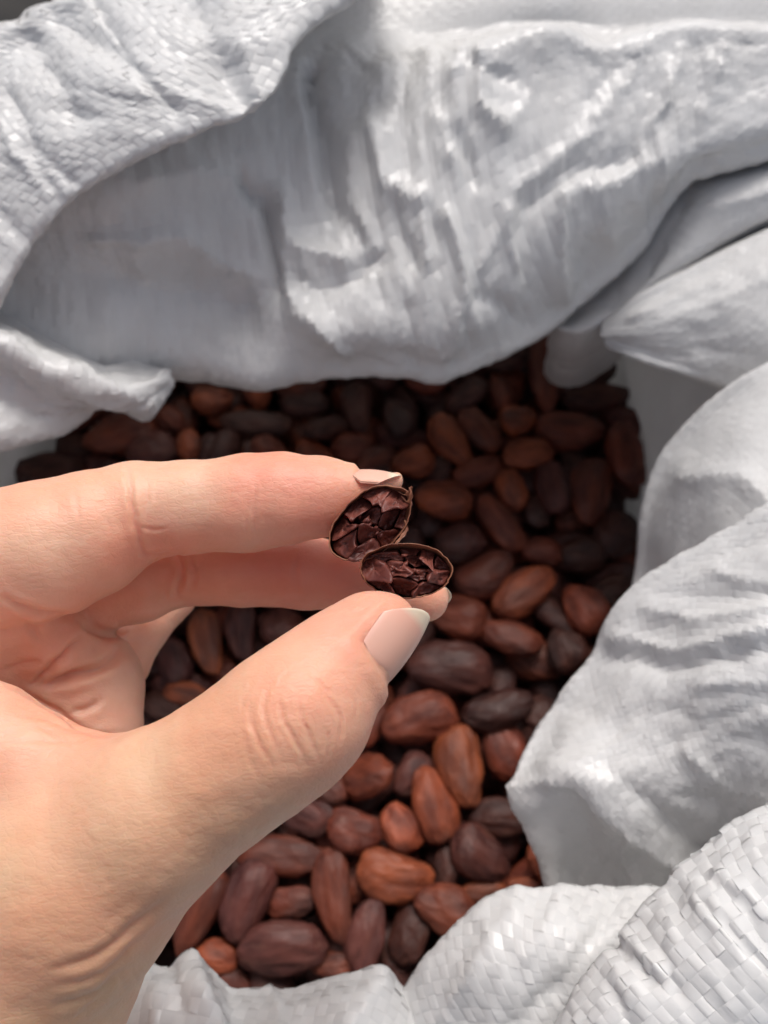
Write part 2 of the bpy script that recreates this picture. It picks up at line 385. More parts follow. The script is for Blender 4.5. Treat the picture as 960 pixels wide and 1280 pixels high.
dirs = R1-cen; dirs[..., 2] = 0; dirs /= np.linalg.norm(dirs, axis=2)[..., None]
R1 = R1+dirs*np.where(R1[..., 2:3] < 3, 0.5, 1)*wob[..., None]
R1[:, -1] = R1[:, 0]
grid_mesh('sack_body', R1-np.array(sack.location)/CM, SS, TT, M_cloth, sack)

def lip(edge, under, under2=None):
    """rows that roll the cloth under its visible edge and down behind it"""
    r = []
    if under2: r.append(shift(edge, *under2))
    r.append(shift(edge, *under)); r.append(edge); return r

# A: outer top-left flap with visible weave
eA = row([(-140, 560, 20.8), (-80, 470, 20.6), (-20, 405), (0, 372, 20.2), (22, 335), (42, 300, 20.2), (75, 262), (110, 235), (155, 208), (200, 185, 20.0), (260, 162), (322, 142, 20.2), (350, 108), (368, 60, 20.8), (395, 30), (440, 0, 21.5), (520, -70, 22.2)])
A = [shift(eA, -60, -50, 4.0), shift(eA, -12, -14, 0.7), eA+np.array([0, 0, -0.5]), shift(eA, -14, -20, -0.75),
     row([(-200, 440, 19.5), (-100, 290, 19.5), (-40, 215), (20, 180, 19.4), (70, 130), (150, 95, 19.4), (210, 60), (270, 30, 19.9), (330, -20, 20.6), (400, -90, 21.8)]),
     row([(-220, 320, 19.8), (-120, 180, 19.8), (-60, 110), (0, 88, 19.9), (60, 44), (120, 5, 20.2), (180, -20, 20.5), (250, -60, 21.1), (330, -120, 22.1)]),
     row([(-240, 250, 20.6), (-140, 130, 20.6), (-70, 84), (-4, 34, 20.9), (26, 14), (60, 0, 21.4), (120, -60, 21.9), (200, -110, 22.6)]),
     row([(-230, 260, 26.6), (-120, 150, 27.6), (-30, 120), (60, 80, 28.6), (90, 60), (100, 10, 28.6), (160, -40, 29.6), (230, -90, 29.6)])]
fold(A, weave_kw=dict(angle=0.06, h=0.010, jitter=0.7, width=0.205, seed=1), crumple=crumple(0.25, 0.8, 0.09, 0.09, 0.04, 1.0), strokes=[
    ([(25, 30), (60, 80), (95, 140)], -0.22, 22), ([(70, 10), (100, 45), (140, 60)], -0.2, 20), ([(115, 5), (170, 80), (215, 135)], -0.2, 9), ([(105, 0), (150, 55), (205, 110)], 0.12, 8),
    ([(245, 10), (270, 70), (315, 130)], -0.35, 24), ([(300, 60), (325, 120)], 0.15, 8), ([(10, 120), (50, 190), (95, 225)], -0.12, 8), ([(35, 180), (70, 255)], -0.12, 7), ([(0, 160), (60, 250)], 0.1, 7), ([(-10, 250), (30, 300)], -0.12, 8)])

# B: big overhanging fold at the far side with the smooth cloth behind its ridge
eB = row([(-140, 440, 23.7), (0, 458, 23.9), (120, 466, 24.4), (215, 470, 25.0), (262, 475), (330, 485, 24.5), (372, 478), (440, 468, 24.5), (520, 472, 24.5), (570, 469, 24.7), (622, 447, 25.0), (680, 415, 25.5), (720, 385, 25.7), (762, 346, 25.7), (810, 297, 25.5), (850, 236, 24.9), (880, 223), (980, 194, 24.3), (1100, 160, 24.1)])
B = [shift(eB, 0, -70, 6), shift(eB, 0, -22, 1.2), eB, shift(eB, -6, -22, -0.55),
     row([(-140, 330, 23.3), (0, 345, 23.2), (130, 350, 23.8), (230, 372, 24.2), (300, 385, 24.2), (350, 400, 23.5), (450, 400, 23.1), (570, 380, 23.2), (650, 330, 23.5), (720, 280, 23.7), (790, 240, 23.7), (850, 195, 23.6), (970, 150, 23.5), (1100, 110, 23.3)]),
     row([(-140, 240, 23.1), (0, 262, 23.0), (90, 290, 23.3), (200, 300, 23.4), (320, 290, 23.7), (350, 300, 23.5), (430, 300, 23.3), (520, 260, 22.9), (600, 210, 22.9), (700, 180, 23.3), (800, 150, 23.6), (900, 110, 23.6), (1100, 60, 23.5)]),
     row([(-140, 180, 23.1), (0, 200, 23.0), (120, 220, 22.9), (240, 200, 23.3), (350, 190, 23.6), (430, 180, 23.6), (510, 150, 23.1), (590, 110, 23.0), (680, 90, 23.3), (780, 90, 23.6), (880, 65, 23.6), (1100, 50, 23.5)]),
     row([(-140, 110, 23.7), (0, 140, 23.7), (120, 150, 23.6), (250, 120, 23.8), (350, 110, 24.0), (430, 100, 24.1), (510, 95, 23.8), (570, 66, 23.4), (630, 44, 23.2), (697, 28, 23.3), (745, 55, 23.7), (800, 42, 23.7), (855, 24, 23.7), (960, 34, 23.7), (1100, 26, 23.7)]),
     row([(-140, 40, 24.7), (0, 80, 24.7), (120, 80, 24.7), (250, 60, 24.7), (350, 50, 24.7), (430, 50, 24.7), (510, 60, 25.0), (580, 55, 25.3), (640, 38, 25.5), (700, 34, 25.7), (760, 50, 25.7), (850, 35, 25.7), (960, 40, 25.7), (1100, 30, 25.7)]),
     row([(-100, 130, 25.7), (0, 100, 25.7), (120, 60, 25.7), (250, 20, 25.7), (430, -10, 25.3), (560, -15, 25.5), (700, -20, 25.7), (850, -25, 25.9), (1100, -30, 25.9)]),
     row([(-60, 170, 27.2), (60, 120, 27.2), (160, 80, 26.7), (290, -60, 26.7), (430, -220, 26.7), (700, -220, 26.7), (1100, -230, 26.7)])]
stB = [([(390, 90), (400, 170), (418, 240), (420, 262)], -0.5, 13), ([(372, 80), (378, 180), (395, 250)], 0.16, 14), ([(440, 180), (440, 260), (470, 310)], 0.15, 12),
    ([(305, 228), (330, 262), (343, 300), (345, 360)], -0.5, 14), ([(352, 250), (352, 330), (372, 390), (430, 430)], 0.3, 14), ([(318, 240), (322, 330)], 0.12, 10),
    ([(365, 345), (400, 362), (445, 340), (470, 320)], -0.3, 13), ([(360, 300), (390, 315), (430, 330)], 0.25, 18), ([(425, 255), (455, 300)], -0.22, 12),
    ([(120, 300), (170, 300), (230, 298), (280, 330), (322, 346)], 0.22, 12), ([(130, 340), (200, 360), (300, 380)], -0.3, 34), ([(245, 310), (250, 370)], -0.1, 10),
    ([(560, 165), (590, 200), (595, 230)], -0.28, 16), ([(600, 75), (600, 140), (628, 165)], 0.28, 14), ([(548, 150), (556, 195)], 0.3, 13), ([(575, 90), (572, 150)], 0.15, 9), ([(590, 80), (655, 110)], -0.12, 10),
    ([(590, 170), (600, 215), (598, 240)], 0.14, 8), ([(498, 250), (497, 290), (515, 330)], -0.19, 12), ([(528, 280), (532, 330)], 0.2, 7), ([(556, 270), (572, 310), (578, 370), (560, 440)], 0.3, 9), ([(545, 270), (548, 340)], -0.12, 9),
    ([(600, 330), (620, 290), (640, 262)], 0.15, 8), ([(632, 260), (640, 330)], 0.14, 7), ([(470, 170), (480, 230), (520, 250)], 0.3, 18), ([(640, 240), (700, 195), (745, 160)], 0.15, 13), ([(660, 260), (720, 215), (790, 200)], -0.2, 15),
    ([(700, 250), (700, 370)], 0.25, 14), ([(820, 205), (760, 230), (720, 240)], 0.2, 22), ([(670, 60), (660, 120), (640, 150)], 0.1, 7), ([(800, 60), (780, 110), (740, 150)], 0.13, 7), ([(850, 60), (830, 130), (810, 165)], 0.14, 8), ([(905, 60), (880, 140)], 0.12, 8), ([(770, 70), (735, 130)], -0.1, 10),
    ([(640, 290), (660, 400)], -0.15, 14), ([(740, 300), (730, 330)], -0.2, 14), ([(160, 230), (250, 215), (300, 230)], 0.15, 18), ([(600, 365), (640, 395)], -0.15, 12), ([(395, 395), (520, 430)], 0.1, 22), ([(510, 385), (515, 450)], -0.12, 10), ([(470, 270), (480, 380)], -0.1, 9)]
cB = crumple(0.1, 0.7, 0.14, 0.17, 0.09, 2.0, 0.015)
def crB(S, T, qx, qy):
    m = np.clip((T-T.max()*0.12)/3.0, 0.25, 1)*np.clip((qy-20)/60, 0.12, 1)*np.where(T > T.max()*0.72, 0.15, 1)
    return cB(S, T, qx, qy)*m
for k, r_ in enumerate(B):                             # the left part comes forward until it touches the flap lying on it
    r_[:, 2] -= (1.7 if k >= 3 else 1.0)*np.clip((390-r_[:, 0])/260, 0, 1)
fold(B, weave_kw=dict(angle=0.12, width=0.19, h=0.006, jitter=0.8, each=False, seed=6), crumple=crB, strokes=[(q[0], q[1]*1.05, q[2]*0.85) for q in stB], step=0.085)

# M: left fold with a pointed corner
eM = row([(-140, 585, 19.7), (0, 562, 20.3), (45, 550, 20.7), (98, 533, 21.2), (133, 510, 21.5), (160, 507), (188, 502, 21.9), (213, 474, 22.5)])
fold([shift(eM, -20, -70, 5), shift(eM, -8, -20, 1.2), eM, shift(eM, -8, -14, -0.45),
      row([(-140, 470, 19.3), (0, 480, 19.9), (60, 500, 20.3), (120, 505, 20.8), (160, 500, 21.3), (190, 488, 21.8), (208, 473, 22.2)]),
      row([(-140, 400, 18.9), (0, 432, 19.5), (60, 465, 20.0), (120, 487, 20.6), (165, 485, 21.1), (190, 478, 21.5), (210, 470, 22.0)]),
      row([(-140, 360, 19.7), (0, 408, 20.5), (60, 440, 21.0), (120, 462, 21.5), (170, 468, 21.9), (190, 470, 22.1), (214, 467, 22.6)]),
      row([(-140, 330, 22.3), (0, 370, 22.8), (60, 410, 23.1), (120, 440, 23.3), (170, 450, 23.6), (190, 455, 23.8), (216, 460, 24.1)])],
     crumple=crumple(1.2, 0.7, 0.2, 0.12, 0.09, 3.0), strokes=[([(0, 432), (60, 463), (125, 490), (180, 497)], 0.28, 13), ([(0, 500), (70, 520), (120, 515)], -0.15, 14), ([(110, 440), (130, 460)], -0.15, 10)])

# D: folds running off to the right behind the big one
eD = row([(1100, 232, 24.2), (975, 272, 24.6), (905, 306, 25.0), (850, 342, 25.4), (800, 375, 25.8), (770, 400), (735, 421, 26.5), (705, 421, 26.8), (690, 405, 27.1)])
fold([shift(eD, -10, 60, 5), shift(eD, -4, 18, 1.2), eD, shift(eD, -6, -12, -0.4),
      row([(1100, 170, 24.1), (965, 222, 24.2), (880, 256, 24.7), (830, 295, 25.5), (780, 340, 26.3), (730, 385, 26.6), (700, 400, 27.0), (680, 395, 27.2)]),
      row([(1100, 150, 24.8), (965, 196, 25.0), (870, 225, 25.4), (820, 260, 26.0), (770, 310, 26.8), (720, 360, 27.2), (690, 380, 27.4), (670, 380, 27.6)]),
      row([(1100, 120, 26.2), (960, 160, 26.2), (860, 190, 26.4), (800, 240, 27.0), (740, 290, 27.6), (700, 330, 27.8), (670, 350, 28.0), (650, 360, 28.2)])],
     crumple=crumple(1.3, 0.5, 0.15, 0.04, 0.02, 4.0), strokes=[([(960, 240), (890, 262)], 0.12, 8), ([(855, 250), (800, 350), (765, 385)], -0.25, 12), ([(830, 300), (850, 270)], 0.12, 10)])

# F: smooth tongue of cloth from the right
fold([row([(765, 400, 28.5), (820, 350, 28), (900, 310, 27.5), (980, 280, 27), (1100, 220, 26)]),
      row([(757, 403, 26.2), (802, 366, 25.3), (880, 326, 24.8), (965, 288, 24.4), (1100, 228, 23.6)]),
      row([(752, 410, 25.8), (800, 381, 24.9), (880, 344, 24.3), (965, 308, 23.8), (1100, 250, 23.0)]),
      row([(751, 416, 25.7), (805, 402, 24.6), (885, 378, 23.9), (965, 355, 23.3), (1100, 310, 22.5)]),
      row([(752, 422, 25.7), (810, 424, 24.6), (890, 420, 23.9), (965, 415, 23.2), (1100, 390, 22.4)]),
      row([(755, 428, 25.8), (806, 443, 24.8), (890, 462, 24.2), (965, 468, 23.6), (1100, 470, 22.7)]),
      row([(761, 433, 26.2), (804, 450, 25.2), (900, 487, 24.8), (965, 500, 24.4), (1100, 520, 23.4)]),
      row([(772, 425, 28.5), (815, 440, 28), (900, 470, 28), (980, 480, 27), (1100, 500, 26)])],
     crumple=crumple(1.5, 0.35, 0.15, 0.07, 0.05, 5.0), strokes=[([(830, 400), (900, 380), (980, 340)], 0.1, 16), ([(850, 440), (940, 440)], -0.08, 14), ([(790, 400), (850, 372), (900, 352)], 0.06, 7)])

# H: broad smooth fold at the right
eH = row([(1100, 400, 21.2), (960, 456, 22), (905, 489, 22.6), (862, 528, 23.2), (824, 578, 23.8), (803, 645, 24.2), (797, 710, 24.6), (775, 800, 25), (750, 900, 25)])
fold([shift(eH, 60, 50, 5), shift(eH, 18, 14, 1.2), eH, shift(eH, 14, 14, -0.5),
      row([(1100, 480, 19.9), (980, 530, 20.6), (930, 560, 20.9), (890, 600, 21.4), (860, 650, 22), (845, 720, 22.4), (840, 800, 23), (830, 900, 23.4)]),
      row([(1100, 600, 19), (1000, 640, 19.4), (960, 660, 19.7), (930, 690, 20), (910, 730, 20.6), (900, 800, 21), (900, 860, 21.6), (900, 900, 22)]),
      row([(1100, 700, 19.6), (1040, 740, 20), (1000, 760, 20.4), (980, 790, 20.8), (960, 820, 21.4), (950, 850, 21.8), (950, 880, 22.2), (950, 920, 22.6)])],
     crumple=crumple(0.6, 0.25, 0.1, 0.08, 0.02, 6.0), strokes=[([(860, 600), (930, 600), (980, 640)], 0.15, 18)])

# I: large right flap with the pointed corner
eI = row([(1120, 560, 17.4), (960, 634, 18), (918, 660, 18.3), (850, 700, 18.8), (798, 731, 19.2), (762, 768, 19.5), (742, 818, 19.7), (700, 870, 19.8), (662, 927, 19.6), (638, 985, 19.2), (653, 1022, 19.4), (668, 1062, 19.6), (682, 1114, 19.8), (700, 1180, 20)])
I = [shift(eI, 50, 30, 5), shift(eI, 15, 10, 1.0), eI, shift(eI, 12, 10, -0.4),
     row([(1120, 640, 16.6), (970, 700, 17.1), (920, 730, 17.4), (865, 770, 17.9), (830, 810, 18.2), (800, 850, 18.3), (780, 890, 18.3), (755, 925, 18.2), (725, 955, 18), (712, 978, 17.9), (735, 1010, 18.3), (740, 1050, 18.9), (730, 1100, 19.4), (740, 1180, 19.6)]),
     row([(1120, 760, 16), (980, 800, 16.4), (930, 830, 16.7), (890, 860, 17), (865, 890, 17.3), (845, 915, 17.5), (830, 940, 17.6), (810, 965, 17.6), (790, 990, 17.6), (780, 1020, 17.7), (792, 1045, 18.0), (795, 1070, 18.5), (785, 1110, 19), (790, 1180, 19.3)]),
     row([(1120, 880, 15.9), (1000, 910, 16.2), (960, 930, 16.5), (930, 950, 16.8), (910, 970, 17.1), (895, 990, 17.4), (885, 1010, 17.6), (870, 1030, 17.8), (860, 1050, 18), (855, 1070, 18.1), (850, 1085, 18.3), (845, 1100, 18.5), (840, 1130, 18.8), (840, 1180, 19)]),
     row([(1140, 1040, 17), (1040, 1050, 17.2), (1000, 1060, 17.6), (970, 1070, 18), (950, 1080, 18.3), (940, 1090, 18.6), (930, 1100, 18.8), (920, 1110, 19), (910, 1120, 19), (900, 1130, 19.2), (900, 1140, 19.3), (890, 1150, 19.4), (890, 1170, 19.5), (880, 1200, 19.6)])]
stI = [([(640, 985), (680, 978), (725, 988), (760, 1015), (792, 1045), (850, 1082)], 0.2, 7, 1.1), ([(790, 1040), (782, 1070), (795, 1110)], 0.15, 9), ([(745, 1110), (760, 1060), (778, 1045)], -0.1, 16),
    ([(690, 1010), (740, 1030), (750, 1090)], -0.16, 20), ([(760, 960), (830, 1020), (870, 1060)], -0.22, 18), ([(770, 822), (830, 835), (960, 812)], -0.28, 12), ([(770, 800), (850, 815), (960, 790)], 0.22, 11), ([(900, 720), (960, 730)], 0.12, 9),
    ([(810, 760), (880, 775), (960, 765)], 0.14, 10), ([(830, 740), (960, 745)], -0.1, 9), ([(860, 940), (910, 980), (960, 985)], 0.14, 11), ([(820, 890), (890, 900), (960, 880)], -0.14, 16), ([(850, 990), (900, 1000)], -0.12, 10), ([(880, 860), (960, 845)], 0.1, 8), ([(700, 880), (760, 900)], -0.08, 18)]
stI = [(q[0], q[1]*0.6, q[2]*0.9) for q in stI]
fold(I, weave_kw=dict(angle=0.9, width=0.15, h=0.005, jitter=0.7, each=False, seed=2), crumple=crumple(1.45, 0.9, 0.16, 0.09, 0.07, 7.0, 0.003), strokes=stI)

# J: lower middle flap
eJ = row([(440, 1330, 17.2), (498, 1247, 17.3), (522, 1215), (548, 1186, 17.2), (588, 1142, 17.2), (622, 1119, 17.2), (680, 1113, 17.3), (750, 1110, 17.5), (810, 1112, 17.5), (850, 1118, 17.5), (930, 1130, 17.5)])
fold([shift(eJ, 20, 70, 4), shift(eJ, 5, 16, 0.9), eJ, shift(eJ, 6, 12, -0.4),
      row([(500, 1380, 16.4), (560, 1285, 16.3), (590, 1245), (620, 1215, 16), (660, 1190, 16), (700, 1172, 16.1), (750, 1160, 16.4), (800, 1150, 16.7), (840, 1145, 16.9), (920, 1150, 17)]),
      row([(580, 1440, 16), (640, 1340, 15.9), (670, 1300), (700, 1265, 15.9), (730, 1235, 16), (760, 1210, 16.2), (790, 1185, 16.5), (820, 1170, 16.9), (850, 1160, 17.1), (920, 1165, 17.3)]),
      row([(680, 1480, 17), (740, 1380, 17), (770, 1340), (790, 1300, 17), (810, 1270, 17.2), (830, 1240, 17.5), (850, 1210, 17.7), (870, 1190, 18), (890, 1180, 18.2), (940, 1180, 18.4)])],
     weave_kw=dict(angle=0.5, width=0.2, h=0.009, jitter=0.8, seed=3), crumple=crumple(0.4, 0.8, 0.15, 0.08, 0.05, 8.0),
     strokes=[([(770, 1125), (700, 1230), (640, 1290)], -0.15, 14), ([(650, 1120), (600, 1200), (560, 1270)], 0.1, 10), ([(700, 1120), (660, 1200)], 0.08, 7), ([(730, 1115), (700, 1190)], -0.07, 7)])

# L: bottom left flap
eL = row([(20, 1330, 17.4), (110, 1262, 17.4), (150, 1222), (172, 1203, 17.5), (200, 1210, 17.4), (218, 1202), (238, 1199, 17.2), (262, 1214, 17.3), (300, 1230), (332, 1237, 17.3), (372, 1236), (420, 1225, 17.1), (470, 1214, 17.1), (495, 1228), (515, 1246, 17.4), (560, 1285, 17.6), (640, 1340, 18)])
fold([shift(eL, 0, 60, 4), shift(eL, 0, 14, 0.8), eL, shift(eL, 0, 8, -0.3), row([(0, 1400, 16.6), (120, 1310, 16.4), (170, 1260, 16.4), (240, 1240, 16.2), (300, 1265, 16.4), (370, 1270, 16.3), (450, 1252, 16.2), (500, 1268, 16.5), (560, 1330, 16.8), (630, 1400, 17)]),
      row([(0, 1480, 15.8), (120, 1400, 15.7), (240, 1340, 15.6), (370, 1340, 15.6), (450, 1330, 15.6), (540, 1400, 16), (620, 1460, 16.4)]), row([(0, 1640, 15.8), (120, 1560, 15.7), (240, 1500, 15.6), (370, 1500, 15.6), (450, 1500, 15.6), (540, 1550, 16), (620, 1600, 16.4)])],
     weave_kw=dict(angle=0.2, h=0.009, jitter=0.8, seed=4), crumple=crumple(0.2, 0.8, 0.15, 0.08, 0.045, 9.0),
     strokes=[([(240, 1200), (250, 1240), (280, 1290)], 0.18, 10), ([(215, 1215), (225, 1260)], -0.2, 12), ([(290, 1235), (300, 1290)], -0.15, 14), ([(340, 1240), (350, 1290)], 0.12, 12), ([(175, 1210), (200, 1240), (205, 1280)], 0.08, 10), ([(480, 1222), (440, 1280)], 0.08, 12)])

# K: lower right corner, closest cloth, big weave squares
eK = row([(600, 1420, 15.1), (690, 1292, 15.1), (722, 1240), (752, 1198, 15.2), (800, 1142, 15.4), (842, 1098), (872, 1068, 15.5), (905, 1040, 15.6), (962, 1004, 15.6), (1100, 930, 15.6)])
fold([shift(eK, 60, 40, 4.5), shift(eK, 12, 8, 0.8), eK, shift(eK, 10, 9, -0.4), row([(660, 1460, 14.2), (750, 1330, 14.1), (790, 1270, 14), (820, 1230, 14), (860, 1180, 14.1), (900, 1135, 14.2), (935, 1100, 14.3), (980, 1060, 14.4), (1120, 990, 14.4)]),
      row([(760, 1540, 13.4), (850, 1400, 13.4), (900, 1330, 13.4), (940, 1280, 13.4), (980, 1230, 13.4), (1020, 1180, 13.6), (1080, 1120, 13.7), (1180, 1060, 13.8)]),
      row([(860, 1640, 13.6), (950, 1500, 13.5), (1020, 1420, 13.5), (1060, 1370, 13.5), (1100, 1320, 13.5), (1140, 1270, 13.6), (1200, 1200, 13.7), (1300, 1140, 13.8)])],
     step=0.05, weave_kw=dict(angle=0.12, h=0.012, jitter=0.75, seed=5), crumple=crumple(0.5, 1.0, 0.2, 0.06, 0.075, 10.0, 0.0),
     strokes=[([(770, 1180), (800, 1205), (815, 1225)], -0.2, 9), ([(775, 1170), (820, 1205)], 0.1, 4), ([(895, 1090), (940, 1120), (990, 1180)], 0.1, 4), ([(885, 1098), (930, 1130), (960, 1190)], -0.09, 6), ([(880, 1130), (925, 1175), (960, 1215)], -0.1, 5), ([(870, 1130), (920, 1180)], 0.07, 4), ([(845, 1240), (835, 1200), (820, 1180)], -0.07, 8), ([(770, 1240), (790, 1280)], -0.1, 6), ([(880, 1210), (920, 1260)], 0.06, 6)])
# ------------------------------------------------------------------ cocoa beans
def bean_mesh(k, nu=40, nv=26):
    r = np.random.RandomState(100+k)
    th = np.linspace(0, 2*np.pi, nu, endpoint=False); ph = np.linspace(0, np.pi, nv+1)[1:-1]
    PH, TH = np.meshgrid(ph, th, indexing='ij')
    x = -np.cos(PH); rad = np.sin(PH)**(0.80+0.22*r.rand()); e = 0.16*r.randn()
    y = rad*np.cos(TH)*(1+e*x); z = rad*np.sin(TH)*(1+e*x)
    pole = np.array([[-1, 0, 0], [1, 0, 0.]])
    V = np.concatenate([np.stack([x, y, z], -1).reshape(-1, 3), pole])
    bend = 0.12*r.randn()
    V[:, 1] += bend*(V[:, 0]**2-0.4)
    n = V*np.array([0.6, 1, 1]); n /= np.linalg.norm(n, axis=1)[:, None]
    s = r.rand()*50
    d = 0.10*ridged(V[:, 0]*1.2+s, V[:, 1]*2.2, V[:, 2]*2.2+s)+0.04*facet(V[:, 0]*2.5+s, V[:, 1]*3+V[:, 2]*2, k)+0.14*noise(V[:, 0]*1.3+s, V[:, 1]*1.2, V[:, 2]*1.2)+0.02*noise(V[:, 0]*5+s, V[:, 1]*5, V[:, 2]*5)
    V = V*(1+d[:, None]*np.array([0.4, 1, 1]))
    V[:, 2] *= 1-0.12*np.clip(noise(V[:, 0]*1.1+s, V[:, 1]*1.1, 4), 0, 1)
    m = nv-1; i = np.arange(m*nu).reshape(m, nu); F = []
    for a in range(m-1):
        for b in range(nu): F.append((i[a, b], i[a+1, b], i[a+1, (b+1) % nu], i[a, (b+1) % nu]))
    for b in range(nu): F.append((m*nu, i[0, b], i[0, (b+1) % nu])); F.append((m*nu+1, i[m-1, (b+1) % nu], i[m-1, b]))
    me = mesh_np('cocoa_bean', V*np.array([0.5, 0.5, 0.5]), [tuple(int(q) for q in f) for f in F])   # unit bean, scaled per object
    me.materials.append(M_bean); return me
BEAN_ME = [bean_mesh(k) for k in range(12)]
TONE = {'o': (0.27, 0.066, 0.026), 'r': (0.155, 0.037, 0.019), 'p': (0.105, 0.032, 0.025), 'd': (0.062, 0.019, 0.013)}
placed = np.zeros((0, 4))                                                       # spheres of the beans already lying there
def spheres(c, ax, L, W, Hh):
    r = 0.44*(W+Hh)/2; t = np.linspace(-1, 1, 5)*(L/2-r*0.95)
    return np.concatenate([c+t[:, None]*ax, np.array([[r*0.8], [r], [r*1.04], [r], [r*0.8]])], 1)
def frame(ax, roll):
    up = np.array([0, 0, 1.]); up = up-(up@ax)*ax
    if np.linalg.norm(up) < 0.1: up = np.array([0, 1., 0])-ax[1]*ax
    up /= np.linalg.norm(up); y = np.cross(up, ax)
    c, s = math.cos(roll), math.sin(roll)
    return np.stack([ax, c*y+s*up, -s*y+c*up], 1)
from mathutils import Matrix
def put_bean(c, R, L, W, Hh, tone, k):
    o = bpy.data.objects.new('cocoa_bean', BEAN_ME[k % 12]); COL.objects.link(o)
    M = Matrix.Identity(4)
    for i in range(3):
        for j, s in enumerate((L, W, Hh)): M[i][j] = R[i, j]*s
        M[i][3] = c[i]*CM
    o.matrix_world = M
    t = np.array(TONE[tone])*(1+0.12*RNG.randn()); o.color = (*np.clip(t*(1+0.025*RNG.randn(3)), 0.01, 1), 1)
    return o
G_BEANS = 'cocoa beans lying in the sack'
